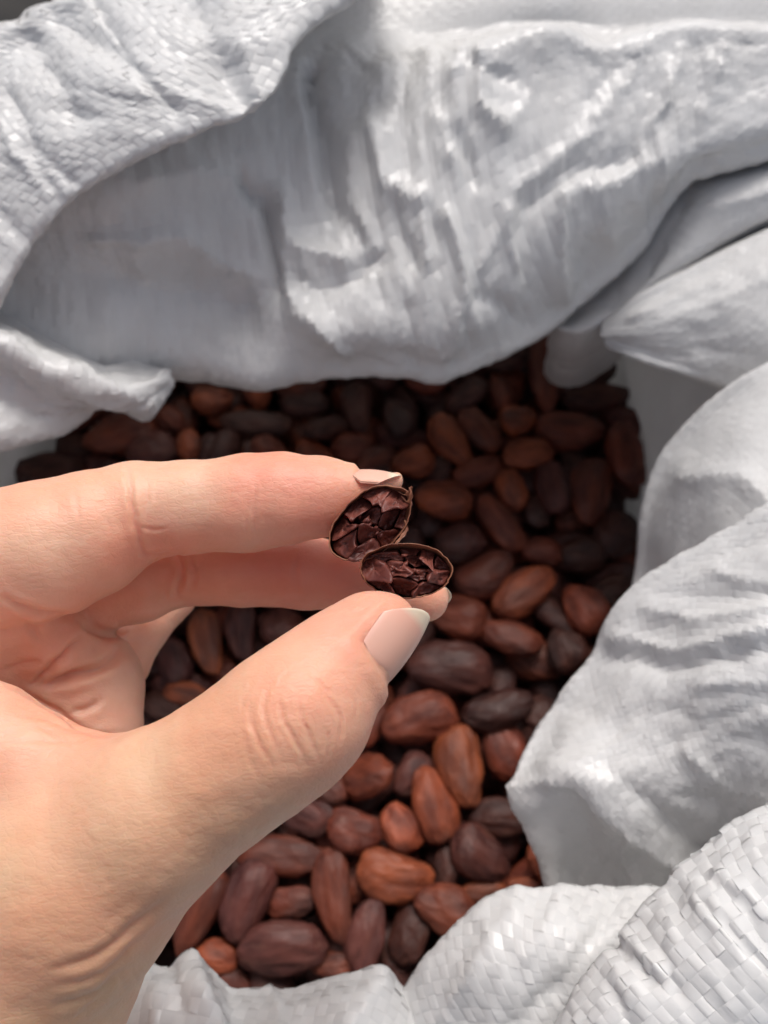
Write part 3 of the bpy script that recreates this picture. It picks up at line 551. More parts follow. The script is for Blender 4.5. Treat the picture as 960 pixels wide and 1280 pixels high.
# picture position, length, width, angle (clockwise from level), tone, label
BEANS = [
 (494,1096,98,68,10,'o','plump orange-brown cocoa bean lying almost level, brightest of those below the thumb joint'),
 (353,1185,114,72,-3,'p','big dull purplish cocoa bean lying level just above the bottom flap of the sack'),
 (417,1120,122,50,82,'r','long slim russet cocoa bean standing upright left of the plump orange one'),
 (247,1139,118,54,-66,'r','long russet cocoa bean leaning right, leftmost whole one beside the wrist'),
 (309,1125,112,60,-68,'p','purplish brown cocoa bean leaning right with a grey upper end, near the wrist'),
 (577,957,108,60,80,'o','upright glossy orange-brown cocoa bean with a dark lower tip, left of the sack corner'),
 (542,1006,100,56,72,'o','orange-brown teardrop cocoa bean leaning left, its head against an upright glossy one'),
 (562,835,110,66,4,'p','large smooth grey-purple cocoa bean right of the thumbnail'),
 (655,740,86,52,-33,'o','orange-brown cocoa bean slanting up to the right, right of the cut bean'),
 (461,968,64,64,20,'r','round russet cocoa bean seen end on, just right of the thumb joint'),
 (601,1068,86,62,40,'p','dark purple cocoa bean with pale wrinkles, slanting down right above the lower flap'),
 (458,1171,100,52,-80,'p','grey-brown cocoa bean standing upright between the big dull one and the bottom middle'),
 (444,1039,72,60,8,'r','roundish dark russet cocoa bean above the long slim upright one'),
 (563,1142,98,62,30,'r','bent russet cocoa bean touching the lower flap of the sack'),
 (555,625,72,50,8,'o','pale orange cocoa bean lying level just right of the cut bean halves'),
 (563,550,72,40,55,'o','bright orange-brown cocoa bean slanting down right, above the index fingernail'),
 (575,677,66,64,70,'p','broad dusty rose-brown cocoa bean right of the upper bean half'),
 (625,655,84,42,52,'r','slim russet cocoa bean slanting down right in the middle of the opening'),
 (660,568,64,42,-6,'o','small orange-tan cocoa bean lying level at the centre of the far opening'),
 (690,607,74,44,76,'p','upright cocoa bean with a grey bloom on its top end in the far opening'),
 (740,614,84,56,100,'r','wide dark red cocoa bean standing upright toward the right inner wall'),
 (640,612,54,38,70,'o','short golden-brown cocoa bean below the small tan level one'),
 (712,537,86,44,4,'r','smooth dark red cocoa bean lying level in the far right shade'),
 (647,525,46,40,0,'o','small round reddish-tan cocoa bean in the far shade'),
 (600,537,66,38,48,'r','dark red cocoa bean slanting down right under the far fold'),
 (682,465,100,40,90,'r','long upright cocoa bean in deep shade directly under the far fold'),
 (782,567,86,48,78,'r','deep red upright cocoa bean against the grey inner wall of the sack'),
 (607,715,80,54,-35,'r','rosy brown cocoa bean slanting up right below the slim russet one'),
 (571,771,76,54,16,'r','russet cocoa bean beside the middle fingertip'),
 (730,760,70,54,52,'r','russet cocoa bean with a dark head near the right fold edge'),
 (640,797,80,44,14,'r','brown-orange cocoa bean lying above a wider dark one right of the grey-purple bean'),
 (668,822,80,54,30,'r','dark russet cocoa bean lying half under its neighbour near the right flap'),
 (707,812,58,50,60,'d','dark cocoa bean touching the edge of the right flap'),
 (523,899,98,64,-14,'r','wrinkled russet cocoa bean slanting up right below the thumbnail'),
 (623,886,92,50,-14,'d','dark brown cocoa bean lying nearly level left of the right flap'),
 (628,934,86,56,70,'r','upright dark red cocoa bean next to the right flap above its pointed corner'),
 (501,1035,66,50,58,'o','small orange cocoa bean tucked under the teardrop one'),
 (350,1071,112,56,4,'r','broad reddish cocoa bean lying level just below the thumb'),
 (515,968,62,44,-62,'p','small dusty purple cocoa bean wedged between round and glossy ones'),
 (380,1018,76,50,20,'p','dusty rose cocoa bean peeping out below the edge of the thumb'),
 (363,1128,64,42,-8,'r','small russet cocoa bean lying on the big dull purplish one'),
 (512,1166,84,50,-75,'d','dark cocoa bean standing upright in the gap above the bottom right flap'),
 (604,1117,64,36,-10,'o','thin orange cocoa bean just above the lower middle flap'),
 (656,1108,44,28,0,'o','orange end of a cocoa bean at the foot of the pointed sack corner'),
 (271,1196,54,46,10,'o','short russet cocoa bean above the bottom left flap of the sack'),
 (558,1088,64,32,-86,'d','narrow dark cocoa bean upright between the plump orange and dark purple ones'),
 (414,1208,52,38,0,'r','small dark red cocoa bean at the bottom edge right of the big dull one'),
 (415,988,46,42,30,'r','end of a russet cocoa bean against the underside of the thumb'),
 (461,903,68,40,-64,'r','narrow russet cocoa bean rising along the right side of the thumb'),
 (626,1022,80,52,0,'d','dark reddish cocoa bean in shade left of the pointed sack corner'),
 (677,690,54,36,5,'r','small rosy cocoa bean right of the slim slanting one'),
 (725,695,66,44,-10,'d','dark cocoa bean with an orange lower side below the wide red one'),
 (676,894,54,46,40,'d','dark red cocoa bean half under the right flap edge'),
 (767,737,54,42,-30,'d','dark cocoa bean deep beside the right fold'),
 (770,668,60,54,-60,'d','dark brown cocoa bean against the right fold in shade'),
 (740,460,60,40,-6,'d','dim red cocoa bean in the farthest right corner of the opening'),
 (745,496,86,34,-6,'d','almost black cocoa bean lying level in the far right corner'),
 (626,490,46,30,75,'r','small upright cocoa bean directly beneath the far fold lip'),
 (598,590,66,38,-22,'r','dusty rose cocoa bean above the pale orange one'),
 (515,578,56,42,-10,'o','tan cocoa bean just above the index fingernail'),
 (715,582,46,38,70,'d','small dim cocoa bean between the grey-topped and wide red ones'),
 (497,522,50,38,60,'d','dim cocoa bean above the index fingertip'),
 (447,510,66,42,88,'d','dim upright cocoa bean above the middle of the index finger'),
 (440,560,52,40,10,'r','russet cocoa bean just above the index finger near its nail'),
 (380,505,60,34,6,'d','dim level cocoa bean above the index finger'),
 (320,530,92,32,4,'d','long dark cocoa bean lying level above the index finger'),
 (265,500,52,34,0,'o','dim orange cocoa bean under the pointed left fold'),
 (150,543,96,48,-14,'r','long dim red cocoa bean slanting up right behind the index knuckle'),
 (190,564,66,50,-8,'p','dim dusty cocoa bean just behind the top of the index knuckle'),
 (235,556,40,32,85,'o','small upright orange cocoa bean behind the index finger'),
 (212,524,40,30,30,'r','small dim cocoa bean below the pointed left fold'),
 (62,590,86,50,-6,'d','dark cocoa bean in the far left corner of the opening'),
 (100,560,60,36,-10,'d','dark cocoa bean under the left fold behind the hand'),
 (258,803,80,42,80,'o','orange cocoa bean standing upright, seen through the gap between thumb and fingers'),
 (302,790,74,40,86,'p','purplish upright cocoa bean in the gap between thumb and fingers'),
 (350,783,62,60,90,'p','wide dusty purple cocoa bean under the middle finger in the hand gap'),
 (216,826,64,44,70,'p','dusty cocoa bean beside the ring finger in the hand gap'),
 (276,836,44,38,20,'r','small rosy cocoa bean resting against the thumb in the hand gap'),
 (232,868,56,32,4,'o','orange cocoa bean at the bottom of the hand gap'),
 (205,885,54,34,20,'d','dark cocoa bean in the lowest corner of the hand gap'),
]
for k, (px, py, L_, W_, ang, tone, label) in enumerate(BEANS):
    L_, W_ = L_*0.97, W_*0.9
    a = math.radians(ang); c_, s_ = math.cos(a)*L_/2, math.sin(a)*L_/2
    zz = 0.0 if k < 40 else -0.25
    pitch = RNG.uniform(-0.12, 0.12)
    while True:
        c = Pz(px, py, zz); e0, e1 = Pz(px-c_, py-s_, zz), Pz(px+c_, py+s_, zz)
        L = np.linalg.norm(e1-e0); W = np.linalg.norm(Pz(px+W_/2*math.sin(a), py-W_/2*math.cos(a), zz)-Pz(px-W_/2*math.sin(a), py+W_/2*math.cos(a), zz))
        ax = (e1-e0)/L; pt = pitch
        if L_/W_ < 1.15: L = max(L, 2.0); pt = 0.9
        ax = ax*math.cos(pt)+np.array([0, 0, math.sin(pt)]); ax /= np.linalg.norm(ax)
        Hh = W*0.7
        sp = spheres(c, ax, L, W, Hh)
        if len(placed) == 0: break
        dd = np.linalg.norm(sp[:, None, :3]-placed[None, :, :3], axis=2)-sp[:, None, 3]-placed[None, :, 3]
        if dd.min() > -0.10 or zz < -1.3: break
        zz -= 0.1
    placed = np.concatenate([placed, sp])
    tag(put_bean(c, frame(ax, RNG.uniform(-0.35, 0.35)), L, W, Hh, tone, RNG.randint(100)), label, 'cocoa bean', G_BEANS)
# the rest of the heap: beans dropped into the gaps until they no longer run into those above
loop_w = base[:-1, :2]
def inside(p, poly):
    n_ = len(poly); c = False; j = n_-1
    for i in range(n_):
        if (poly[i][1] > p[1]) != (poly[j][1] > p[1]) and p[0] < (poly[j][0]-poly[i][0])*(p[1]-poly[i][1])/(poly[j][1]-poly[i][1])+poly[i][0]: c = not c
        j = i
    return c
cands = []
lo, hi = loop_w.min(0), loop_w.max(0)
for gx in np.arange(lo[0], hi[0], 1.0):
    for gy in np.arange(lo[1], hi[1], 1.0): cands.append((gx, gy))
RNG.shuffle(cands); n_fill = 0
stuffV, stuffF, so = [], [], 0; fills = []
LOW = [bean_mesh(k, 16, 10) for k in range(12)]
unit = [np.array([v.co[:] for v in m.vertices])/CM for m in LOW]
unitF = [[tuple(p.vertices) for p in m.polygons] for m in LOW]
for m in LOW: bpy.data.meshes.remove(m)
for gx, gy in cands*2:
    p = (gx+RNG.uniform(-.5, .5), gy+RNG.uniform(-.5, .5))
    if not inside(p, loop_w): continue
    an = RNG.uniform(0, np.pi); pt = RNG.uniform(-0.45, 0.45)
    ax = np.array([math.cos(an)*math.cos(pt), math.sin(an)*math.cos(pt), math.sin(pt)])
    L, W = RNG.uniform(1.7, 2.3), RNG.uniform(0.95, 1.22); Hh = W*0.7; zz = -0.15
    while True:
        sp = spheres(np.array([*p, zz]), ax, L, W, Hh)
        dd = np.linalg.norm(sp[:, None, :3]-placed[None, :, :3], axis=2)-sp[:, None, 3]-placed[None, :, 3]
        if dd.min() > -0.06 or zz < -3.4: break
        zz -= 0.12
    if zz < -3.4: continue
    placed = np.concatenate([placed, sp]); R = frame(ax, RNG.uniform(-0.7, 0.7)); k = RNG.randint(12)
    if n_fill < 300-len(BEANS) and zz > -2.2:
        tone = RNG.choice(list('rrpdo'), p=[.3, .2, .2, .25, .05]); n_fill += 1
        o = put_bean(np.array([*p, zz]), R, L, W, Hh, tone, k)
        fills.append((o, np.array([*p, zz]), ax, L, W, Hh, R, k, tone))
    else:
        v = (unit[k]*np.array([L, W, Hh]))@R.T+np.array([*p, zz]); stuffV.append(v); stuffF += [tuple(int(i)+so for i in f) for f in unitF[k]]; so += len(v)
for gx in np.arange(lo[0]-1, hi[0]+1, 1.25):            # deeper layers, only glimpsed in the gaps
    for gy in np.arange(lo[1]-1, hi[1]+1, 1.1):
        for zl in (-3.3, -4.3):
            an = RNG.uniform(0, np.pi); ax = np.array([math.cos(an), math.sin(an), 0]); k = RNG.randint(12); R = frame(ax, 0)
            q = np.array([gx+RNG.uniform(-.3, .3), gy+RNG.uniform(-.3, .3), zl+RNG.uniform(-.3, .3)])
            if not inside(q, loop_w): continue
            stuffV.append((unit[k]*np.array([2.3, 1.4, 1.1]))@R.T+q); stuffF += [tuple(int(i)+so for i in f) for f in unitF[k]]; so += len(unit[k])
# ------------------------------------------------------------------ hand: one continuous body grown from blended limbs
def cm(r, d): return r*d/FPX
def chain(*pts):
    """pts: (px, py, depth, radius in px)"""
    return [(P(x, y, d), cm(r, d)) for x, y, d, r in pts]
def round_cone(p, a, ra, b, rb):
    ba = b-a; l2 = ba@ba; rr = ra-rb; a2 = l2-rr*rr; il2 = 1/l2
    pa = p-a; y = pa@ba; z = y-l2
    x2 = ((pa*l2-y[..., None]*ba)**2).sum(-1); y2 = y*y*l2; z2 = z*z*l2
    k = np.sign(rr)*rr*rr*x2
    r = (np.sqrt(x2*a2*il2)+y*rr)*il2-ra
    c1 = np.sign(z)*a2*z2 > k; c2 = np.sign(y)*a2*y2 < k
    r = np.where(c1, np.sqrt(x2+z2)*il2-rb, np.where(c2, np.sqrt(x2+y2)*il2-ra, r))
    return r
def smin(a, b, k):
    h = np.clip(0.5+0.5*(b-a)/k, 0, 1); return b*(1-h)+a*h-k*h*(1-h)
def chain_sdf(p, ch, k):
    d = None
    for (a, ra), (b, rb) in zip(ch[:-1], ch[1:]):
        q = round_cone(p, a, ra, b, rb); d = q if d is None else smin(d, q, k)
    return d
INDEX = chain((-60, 712, 13.9, 92), (60, 686, 14.1, 85), (110, 668, 14.2, 77), (168, 640, 14.3, 62), (235, 634, 14.3, 57), (310, 629, 14.25, 60), (352, 624, 14.2, 57), (400, 621, 14.15, 49), (440, 614, 14.1, 33), (470, 607, 14.05, 22), (489, 601, 14.05, 15))
MIDDLE = chain((20, 730, 15.6, 72), (110, 728, 15.7, 64), (170, 722, 15.8, 56), (215, 712, 15.8, 46), (300, 710, 15.6, 47), (380, 715, 15.4, 45), (440, 722, 15.2, 42), (500, 738, 15.0, 36), (532, 748, 14.8, 29))
RING = chain((60, 850, 16.8, 62), (140, 825, 17.2, 46), (180, 778, 17.6, 33), (215, 745, 18, 31))
PALM = chain((-60, 800, 15.2, 130), (20, 800, 15.4, 90), (70, 830, 15.4, 72))
PALM2 = chain((20, 900, 15.6, 95), (95, 862, 15.6, 82), (108, 905, 15.4, 70))
PALM3 = chain((-80, 760, 14.4, 110), (15, 760, 14.5, 62), (60, 800, 14.8, 52))
THENAR = chain((-90, 925, 13.0, 95), (-25, 935, 12.9, 82), (40, 962, 12.7, 70), (110, 985, 12.6, 66))
THUMB = chain((-70, 1340, 13.4, 185), (0, 1205, 12.9, 166), (90, 1100, 12.4, 134), (190, 1022, 12.1, 102), (285, 960, 12.0, 86), (340, 920, 11.95, 85), (376, 890, 12.0, 82), (408, 846, 12.25, 64), (440, 818, 12.45, 56), (468, 791, 12.6, 44), (484, 777, 12.75, 31))
WRIST = chain((-60, 1180, 14.2, 190), (-90, 1420, 14.4, 200), (-160, 1700, 14.6, 210))
WRIST2 = chain((-40, 1240, 13.4, 175), (-60, 1420, 13.5, 175), (-110, 1700, 13.8, 190))
GROUPS = dict(INDEX=INDEX, MIDDLE=MIDDLE, RING=RING, PALM=PALM, PALM2=PALM2, PALM3=PALM3, THENAR=THENAR, THUMB=THUMB, WRIST=WRIST)
def sdf(p):
    palm = smin(chain_sdf(p, PALM, .1), chain_sdf(p, PALM2, .1), 0.22)
    palm = smin(palm, chain_sdf(p, PALM3, .1), 0.22)
    fi = chain_sdf(p, INDEX, 0.12); mi = chain_sdf(p, MIDDLE, 0.12); ri = chain_sdf(p, RING, 0.12)
    fing = smin(smin(fi, mi, 0.10), ri, 0.12)
    back = smin(smin(chain_sdf(p, WRIST, .1), chain_sdf(p, WRIST2, .1), .5), palm, 0.7)
    d = smin(fing, back, 0.08)
    th = chain_sdf(p, THUMB, 0.35)
    tn = smin(th, chain_sdf(p, THENAR, 0.1), 0.45)
    return smin(d, tn, 0.13)
def grad(p, e=0.01):
    g = np.stack([sdf(p+np.eye(3)[i]*e)-sdf(p-np.eye(3)[i]*e) for i in range(3)], -1)
    return g/(np.linalg.norm(g, axis=-1)[..., None]+1e-9)
def surface_nets(f, lo, hi, h):
    ns = [int((hi[i]-lo[i])/h)+1 for i in range(3)]; ax = [lo[i]+h*np.arange(ns[i]) for i in range(3)]
    G = np.stack(np.meshgrid(*ax, indexing='ij'), -1)
    # coarse pass, then only the cells near the surface
    val = np.full(ns, 9.0); c = 4
    co = f(G[::c, ::c, ::c]); near = np.abs(co) < h*c*1.9
    full = np.repeat(np.repeat(np.repeat(co, c, 0), c, 1), c, 2)[:ns[0], :ns[1], :ns[2]]
    nf = near.copy()
    for a in range(3):
        nf |= np.roll(near, 1, a) | np.roll(near, -1, a)
    nf = np.repeat(np.repeat(np.repeat(nf, c, 0), c, 1), c, 2)[:ns[0], :ns[1], :ns[2]]
    val = full.copy(); val[nf] = f(G[nf])
    s = val < 0
    cs = np.zeros([n-1 for n in ns]); inner = np.zeros(cs.shape, int)
    for i in (0, 1):
        for j in (0, 1):
            for k in (0, 1): inner += s[i:ns[0]-1+i, j:ns[1]-1+j, k:ns[2]-1+k]
    act = (inner > 0) & (inner < 8); idx = -np.ones(act.shape, int); idx[act] = np.arange(act.sum())
    acc = np.zeros((act.sum(), 3)); cnt = np.zeros(act.sum()); ci = np.stack(np.where(act), 1)
    for axi in range(3):
        o = [a for a in range(3) if a != axi]
        for i in (0, 1):
            for j in (0, 1):
                p0 = ci.copy(); p0[:, o[0]] += i; p0[:, o[1]] += j; p1 = p0.copy(); p1[:, axi] += 1
                v0, v1 = val[tuple(p0.T)], val[tuple(p1.T)]; m = (v0 < 0) != (v1 < 0)
                t = np.where(m, v0/(v0-v1+1e-12), 0)[:, None]
                q = p0.astype(float); q[:, axi] += t[:, 0]
                acc[m] += q[m]; cnt += m
    V = np.array(lo)+h*acc/np.maximum(cnt, 1)[:, None]
    F = []
    for axi in range(3):
        o = [a for a in range(3) if a != axi]
        sl0 = [slice(None)]*3; sl1 = [slice(None)]*3; sl0[axi] = slice(0, -1); sl1[axi] = slice(1, None)
        a0, a1 = s[tuple(sl0)], s[tuple(sl1)]; cr = a0 != a1
        e = np.stack(np.where(cr), 1); ok = (e[:, o[0]] > 0) & (e[:, o[1]] > 0) & (e[:, o[0]] < ns[o[0]]-1) & (e[:, o[1]] < ns[o[1]]-1); e = e[ok]
        flip = a0[tuple(e.T)]
        def at(di, dj):
            q = e.copy(); q[:, o[0]] += di; q[:, o[1]] += dj; return idx[tuple(q.T)]
        q = np.stack([at(-1, -1), at(0, -1), at(0, 0), at(-1, 0)], 1)
        if axi == 1: flip = ~flip
        q[~flip] = q[~flip][:, ::-1]; F.append(q)
    F = np.concatenate(F); F = F[(F >= 0).all(1)]
    return V, F
def subdivide(V, F):
    n = len(V); E = np.concatenate([F[:, [0, 1]], F[:, [1, 2]], F[:, [2, 3]], F[:, [3, 0]]]); E.sort(1)
    key = E[:, 0].astype(np.int64)*n+E[:, 1]; u, inv = np.unique(key, return_inverse=True)
    mid = (V[u//n]+V[u % n])/2; cen_ = V[F].mean(1); m = len(F)
    e = inv.reshape(4, m).T+n; c = np.arange(m)+n+len(u)
    NF = np.concatenate([np.stack([F[:, k], e[:, k], c, e[:, (k+3) % 4]], 1) for k in range(4)])
    return np.concatenate([V, mid, cen_]), NF
def newton(V, it=2):
    for _ in range(it): V = V-grad(V)*sdf(V)[:, None]*0.95
    return V
import time; _t = time.time()
allp = np.array([c for ch in GROUPS.values() for c, r in ch]); lo = P(-150, 560, 14)*0+allp.min(0)-1.0; hi = allp.max(0)+1.0
lo[0] = max(lo[0], -10.5); lo[1] = max(lo[1], P(0, 1500, 13.5)[1])
V, F = surface_nets(sdf, lo, hi, 0.14); V = newton(V, 3)
# drop what is far outside the picture, then refine twice
for _ in range(2): V, F = subdivide(V, F); V = newton(V, 1)
V = newton(V, 1)
Nn = grad(V); px, py, pd = toPx(V)
facing = (Nn@FWD) < 0.35
DISP = np.zeros(len(V))
# creases of the skin: polylines followed on the visible surface (px), depth, half width (px), on which side of the hand (depth window)
def crease(pl, amp, wd, dmax=99, dmin=0, fade=True):
    pl = np.array([(a, b) for a, b in pl], float); cum = np.concatenate([[0], np.cumsum(np.hypot(*np.diff(pl, axis=0).T))]); cum /= cum[-1]
    bx = (px > pl[:, 0].min()-7*wd) & (px < pl[:, 0].max()+7*wd) & (py > pl[:, 1].min()-7*wd) & (py < pl[:, 1].max()+7*wd) & facing & (pd < dmax) & (pd > dmin)
    i = np.where(bx)[0]
    if len(i) == 0: return
    qx = px[i]+2.2*noise(px[i]*.06, py[i]*.06, amp*90); qy = py[i]+2.2*noise(px[i]*.06, py[i]*.06, amp*90+7)
    best = np.full(len(i), 1e9); tt = np.zeros(len(i))
    for k in range(len(pl)-1):
        e = pl[k+1]-pl[k]; t = np.clip(((qx-pl[k, 0])*e[0]+(qy-pl[k, 1])*e[1])/(e@e+1e-9), 0, 1)
        d = np.hypot(qx-pl[k, 0]-t*e[0], qy-pl[k, 1]-t*e[1]); m = d < best; best[m] = d[m]; tt[m] = (cum[k]+t*(cum[k+1]-cum[k]))[m]
    tp = np.clip(np.minimum(tt, 1-tt)*3.2, 0, 1)**0.8; d = best
    DISP[i] += amp*tp*(-np.exp(-(d/wd)**1.5)+0.35*np.exp(-((d-2.4*wd)/(1.5*wd))**2))
def smooth_pl(pts, n=24): return [tuple(q) for q in resample(np.array([[*p, 0] for p in pts], float), n)[:, :2]]
C = [ # thumb joint wrinkles
 ([(372, 868), (378, 900), (392, 930), (402, 955)], .030, 3.0, 13), ([(345, 866), (358, 905), (374, 935), (384, 960)], .036, 3.0, 13), ([(338, 850), (330, 880), (338, 915), (352, 945)], .028, 3, 13),
 ([(400, 860), (420, 885), (428, 912), (424, 935)], .026, 3, 13), ([(388, 842), (408, 862), (418, 870)], .022, 2.2, 13), ([(362, 838), (352, 850), (350, 862)], .012, 2.5, 13), ([(310, 880), (322, 925), (345, 965)], .02, 3.5, 13), ([(300, 905), (310, 945), (330, 985)], .012, 3, 13),
 ([(405, 905), (412, 930), (405, 958)], .014, 2.5, 13), ([(440, 868), (446, 890), (442, 912)], .010, 2.2, 13), ([(432, 760), (445, 765), (462, 762)], .010, 3, 13),
 ([(322, 842), (306, 870), (300, 895)], .010, 2.5, 13), ([(425, 838), (436, 850), (448, 870)], .008, 2.2, 13),
 # index
 ([(158, 580), (163, 610), (166, 640), (172, 665), (178, 690), (190, 704)], .03, 3.5, 14.3), ([(172, 655), (190, 662), (210, 660)], .012, 2.5, 14.3), ([(170, 690), (195, 694), (215, 688)], .02, 3, 14.5),
 ([(322, 600), (318, 630), (320, 655), (324, 682)], .012, 3, 14.3), ([(312, 610), (308, 650), (312, 682)], .008, 2.5, 14.3), ([(185, 600), (182, 630), (184, 650)], .010, 3, 14.3),
 ([(0, 745), (45, 765), (95, 770)], .05, 4.5, 15), ([(90, 610), (98, 640), (95, 670)], .006, 3, 14.3),
 # middle
 ([(222, 690), (228, 715), (222, 742), (232, 752)], .035, 4, 16.5), ([(238, 695), (243, 720), (240, 740)], .02, 3, 16.5), ([(372, 690), (370, 720), (374, 745)], .02, 3, 16.5), ([(218, 705), (240, 712), (258, 702)], .012, 3, 16.5),
 # palm folds under the index finger
 ([(45, 860), (90, 845), (130, 832), (152, 808)], .10, 6, 99, 13.4), ([(30, 862), (60, 838), (95, 805), (112, 790)], .07, 5, 99, 13.4), ([(85, 893), (110, 885), (130, 872)], .035, 5, 99, 13.6), ([(95, 770), (120, 790), (148, 795), (160, 788)], .06, 5, 99, 13.4),
 ([(0, 838), (30, 830), (55, 828)], .02, 4, 99, 13.4), ([(20, 770), (45, 790), (50, 810)], .02, 5, 99, 13.4),
 # thenar edge and web
 ([(0, 852), (60, 882), (108, 914), (150, 920)], .03, 4, 99), ([(10, 890), (60, 900), (110, 922)], .012, 3, 13.6), ([(0, 930), (50, 925), (110, 928)], .012, 3.5, 13.6), ([(40, 905), (80, 925), (95, 945)], .008, 3, 13.6),
 # wrist lines
 ([(60, 1212), (120, 1195), (175, 1150), (212, 1120)], .03, 6, 14), ([(70, 1235), (130, 1215), (180, 1165)], .02, 5, 14), ([(60, 1262), (120, 1240), (165, 1200)], .025, 6, 14), ([(90, 1275), (140, 1235)], .012, 4, 14)]
for c in C:
    crease(smooth_pl(c[0]), c[1]*(0.95 if len(c) > 3 and c[3] == 13 else 1.45), c[2]*(0.75 if len(c) > 3 and c[3] == 13 else 0.9), *(c[3:]))
rs = np.random.RandomState(5)
for _ in range(45):                                    # and across the index finger
    x, y = rs.uniform(10, 400), rs.uniform(590, 690); a = rs.normal(1.5, 0.3) if x < 250 else rs.normal(1.3, 0.25)
    l = rs.uniform(10, 30); crease([(x-l*math.cos(a)/2, y-l*math.sin(a)/2), (x+2, y), (x+l*math.cos(a)/2, y+l*math.sin(a)/2)], rs.uniform(.0015, .005), rs.uniform(1.8, 2.8), 14.4)
for _ in range(80):                                   # many faint skin lines running across the thumb
    x, y = rs.uniform(20, 330), rs.uniform(930, 1260); a = rs.normal(1.35 if x > 120 else 0.6, 0.35)
    l = rs.uniform(12, 40); crease([(x-l*math.cos(a)/2, y-l*math.sin(a)/2), (x+3, y), (x+l*math.cos(a)/2, y+l*math.sin(a)/2)], rs.uniform(.002, .006), rs.uniform(2.2, 3.4), 13.2)
DISP += 0.012*fbm(V[:, 0]*1.6, V[:, 1]*1.6, V[:, 2]*1.6, 3)
NAILS = [   # tip centre, root-to-tip direction, facing, length, half width, radius of curvature
 (P(543, 775, 12.5), P(543, 775, 12.5)-P(486, 855, 12.08), V3(0.60, 0.65, 0.46), 1.14, 0.78, 0.57),
 (P(502, 589, 14.05), P(502, 589, 14.05)-P(440, 586, 14.05), V3(0.08, -1.0, -0.12), 0.84, 0.50, 0.45),
 (P(566, 744, 14.95), P(566, 744, 14.95)-P(512, 722, 15.1), V3(0.30, -0.65, -0.70), 0.8, 0.42, 0.42)]
for ni, (tip, axis, out, length, halfw, Rr) in enumerate(NAILS):      # the flesh sinks under each nail and swells around its edges
    axis = axis/np.linalg.norm(axis); out = out-(out@axis)*axis; out /= np.linalg.norm(out); lat = np.cross(axis, out)
    q = V-tip; v_ = 1+(q@axis)/length; cx = q@lat; cy = q@out+Rr
    u_ = np.arctan2(cx, cy)*Rr/halfw; rr_ = np.hypot(cx, cy)
    nearby = (rr_ < Rr+0.45) & (rr_ > Rr-0.3) & (v_ > -0.5) & (v_ < 1.15)
    ins = np.maximum(np.abs(u_)-1, (-(v_-0.16*np.abs(u_)**2.2))*length/halfw)      # <0 inside the plate
    fade = np.clip((1.15-v_)/0.3, 0, 1)*np.clip((Rr+0.45-rr_)/0.2, 0, 1)
    e_ = np.clip((0.07-ins)/0.17, 0, 1)
    if ni: e_ = e_*np.clip((v_-0.12)/0.2, 0, 1)
    sink = np.clip(Rr-0.03-rr_, -0.26, 0)*e_*e_*(3-2*e_)
    swell = (0.006 if ni else 0.018)*np.exp(-((ins-0.20)/0.10)**2)*np.clip((0.9-v_)/0.3, 0, 1)
    DISP[nearby] += ((sink+swell)*fade)[nearby]
V = V+Nn*DISP[:, None]
# natural colour of the skin: tan back of the thumb, redder fingertips and palm; mid palm also brightened in place of fill light
def near(pts, r):
    d = np.full(len(V), 1e9)
    for q in pts: d = np.minimum(d, np.linalg.norm(V-q, axis=1))
    return np.clip(1-d/r, 0, 1)[:, None]**0.8
tan, pink, red, pale = [np.array(c) for c in ((0.69, 0.44, 0.28), (0.76, 0.41, 0.29), (0.74, 0.28, 0.20), (0.76, 0.53, 0.37))]
colr = np.tile(np.array([0.76, 0.425, 0.30]), (len(V), 1))
def blend(target, wgt):
    global colr
    colr = colr*(1-wgt)+target*wgt
blend(tan, near([P(60, 1150, 11), P(150, 1080, 11), P(30, 1260, 11.4), P(0, 1100, 11), P(220, 1010, 11)], 2.6))
blend(np.array([0.58, 0.43, 0.24]), near([P(90, 1260, 12.2), P(140, 1200, 12.2), P(40, 1290, 12)], 1.3)*0.6)
blend(pink, near([P(-10, 900, 12.3), P(60, 920, 12.4)], 1.5)*0.8)
blend(np.array([0.82, 0.50, 0.37]), near([P(60, 860, 14.4), P(130, 890, 14.6), P(0, 800, 13.8)], 1.6)*0.8)  # paler palm skin, its colour raised further to make up for weak fill light
blend(red, near([P(370, 600, 13.5), P(330, 590, 13.5), P(400, 640, 13.6)], 1.0)*0.65)
blend(red, near([P(420, 710, 14.6), P(380, 700, 14.8)], 1.4)*0.8)
blend(red, near([P(430, 770, 12), P(460, 770, 12.3)], 0.8)*0.45); blend(pink, near([P(530, 760, 14.4)], 0.8)*0.8)
blend(pink, near([P(395, 880, 11.3), P(420, 900, 11.4)], 1.0)*0.5); blend(pale, near([P(200, 585, 13.6), P(120, 590, 13.6), P(30, 660, 13)], 1.2)*0.6)
blend(red, near([P(195, 675, 13.8)], 0.8)*0.3)
me = mesh_np('hand', V, F)
ca = me.color_attributes.new('skin_tone', 'FLOAT_COLOR', 'POINT'); ca.data.foreach_set('color', np.concatenate([colr, np.ones((len(V), 1))], 1).astype(np.float32).ravel())
hand = tag(link('hand', me, M_skin), 'left hand reaching in from the left, pinching the split cocoa bean between thumb and fingertips', 'hand')
print('hand', len(V), len(F), time.time()-_t)

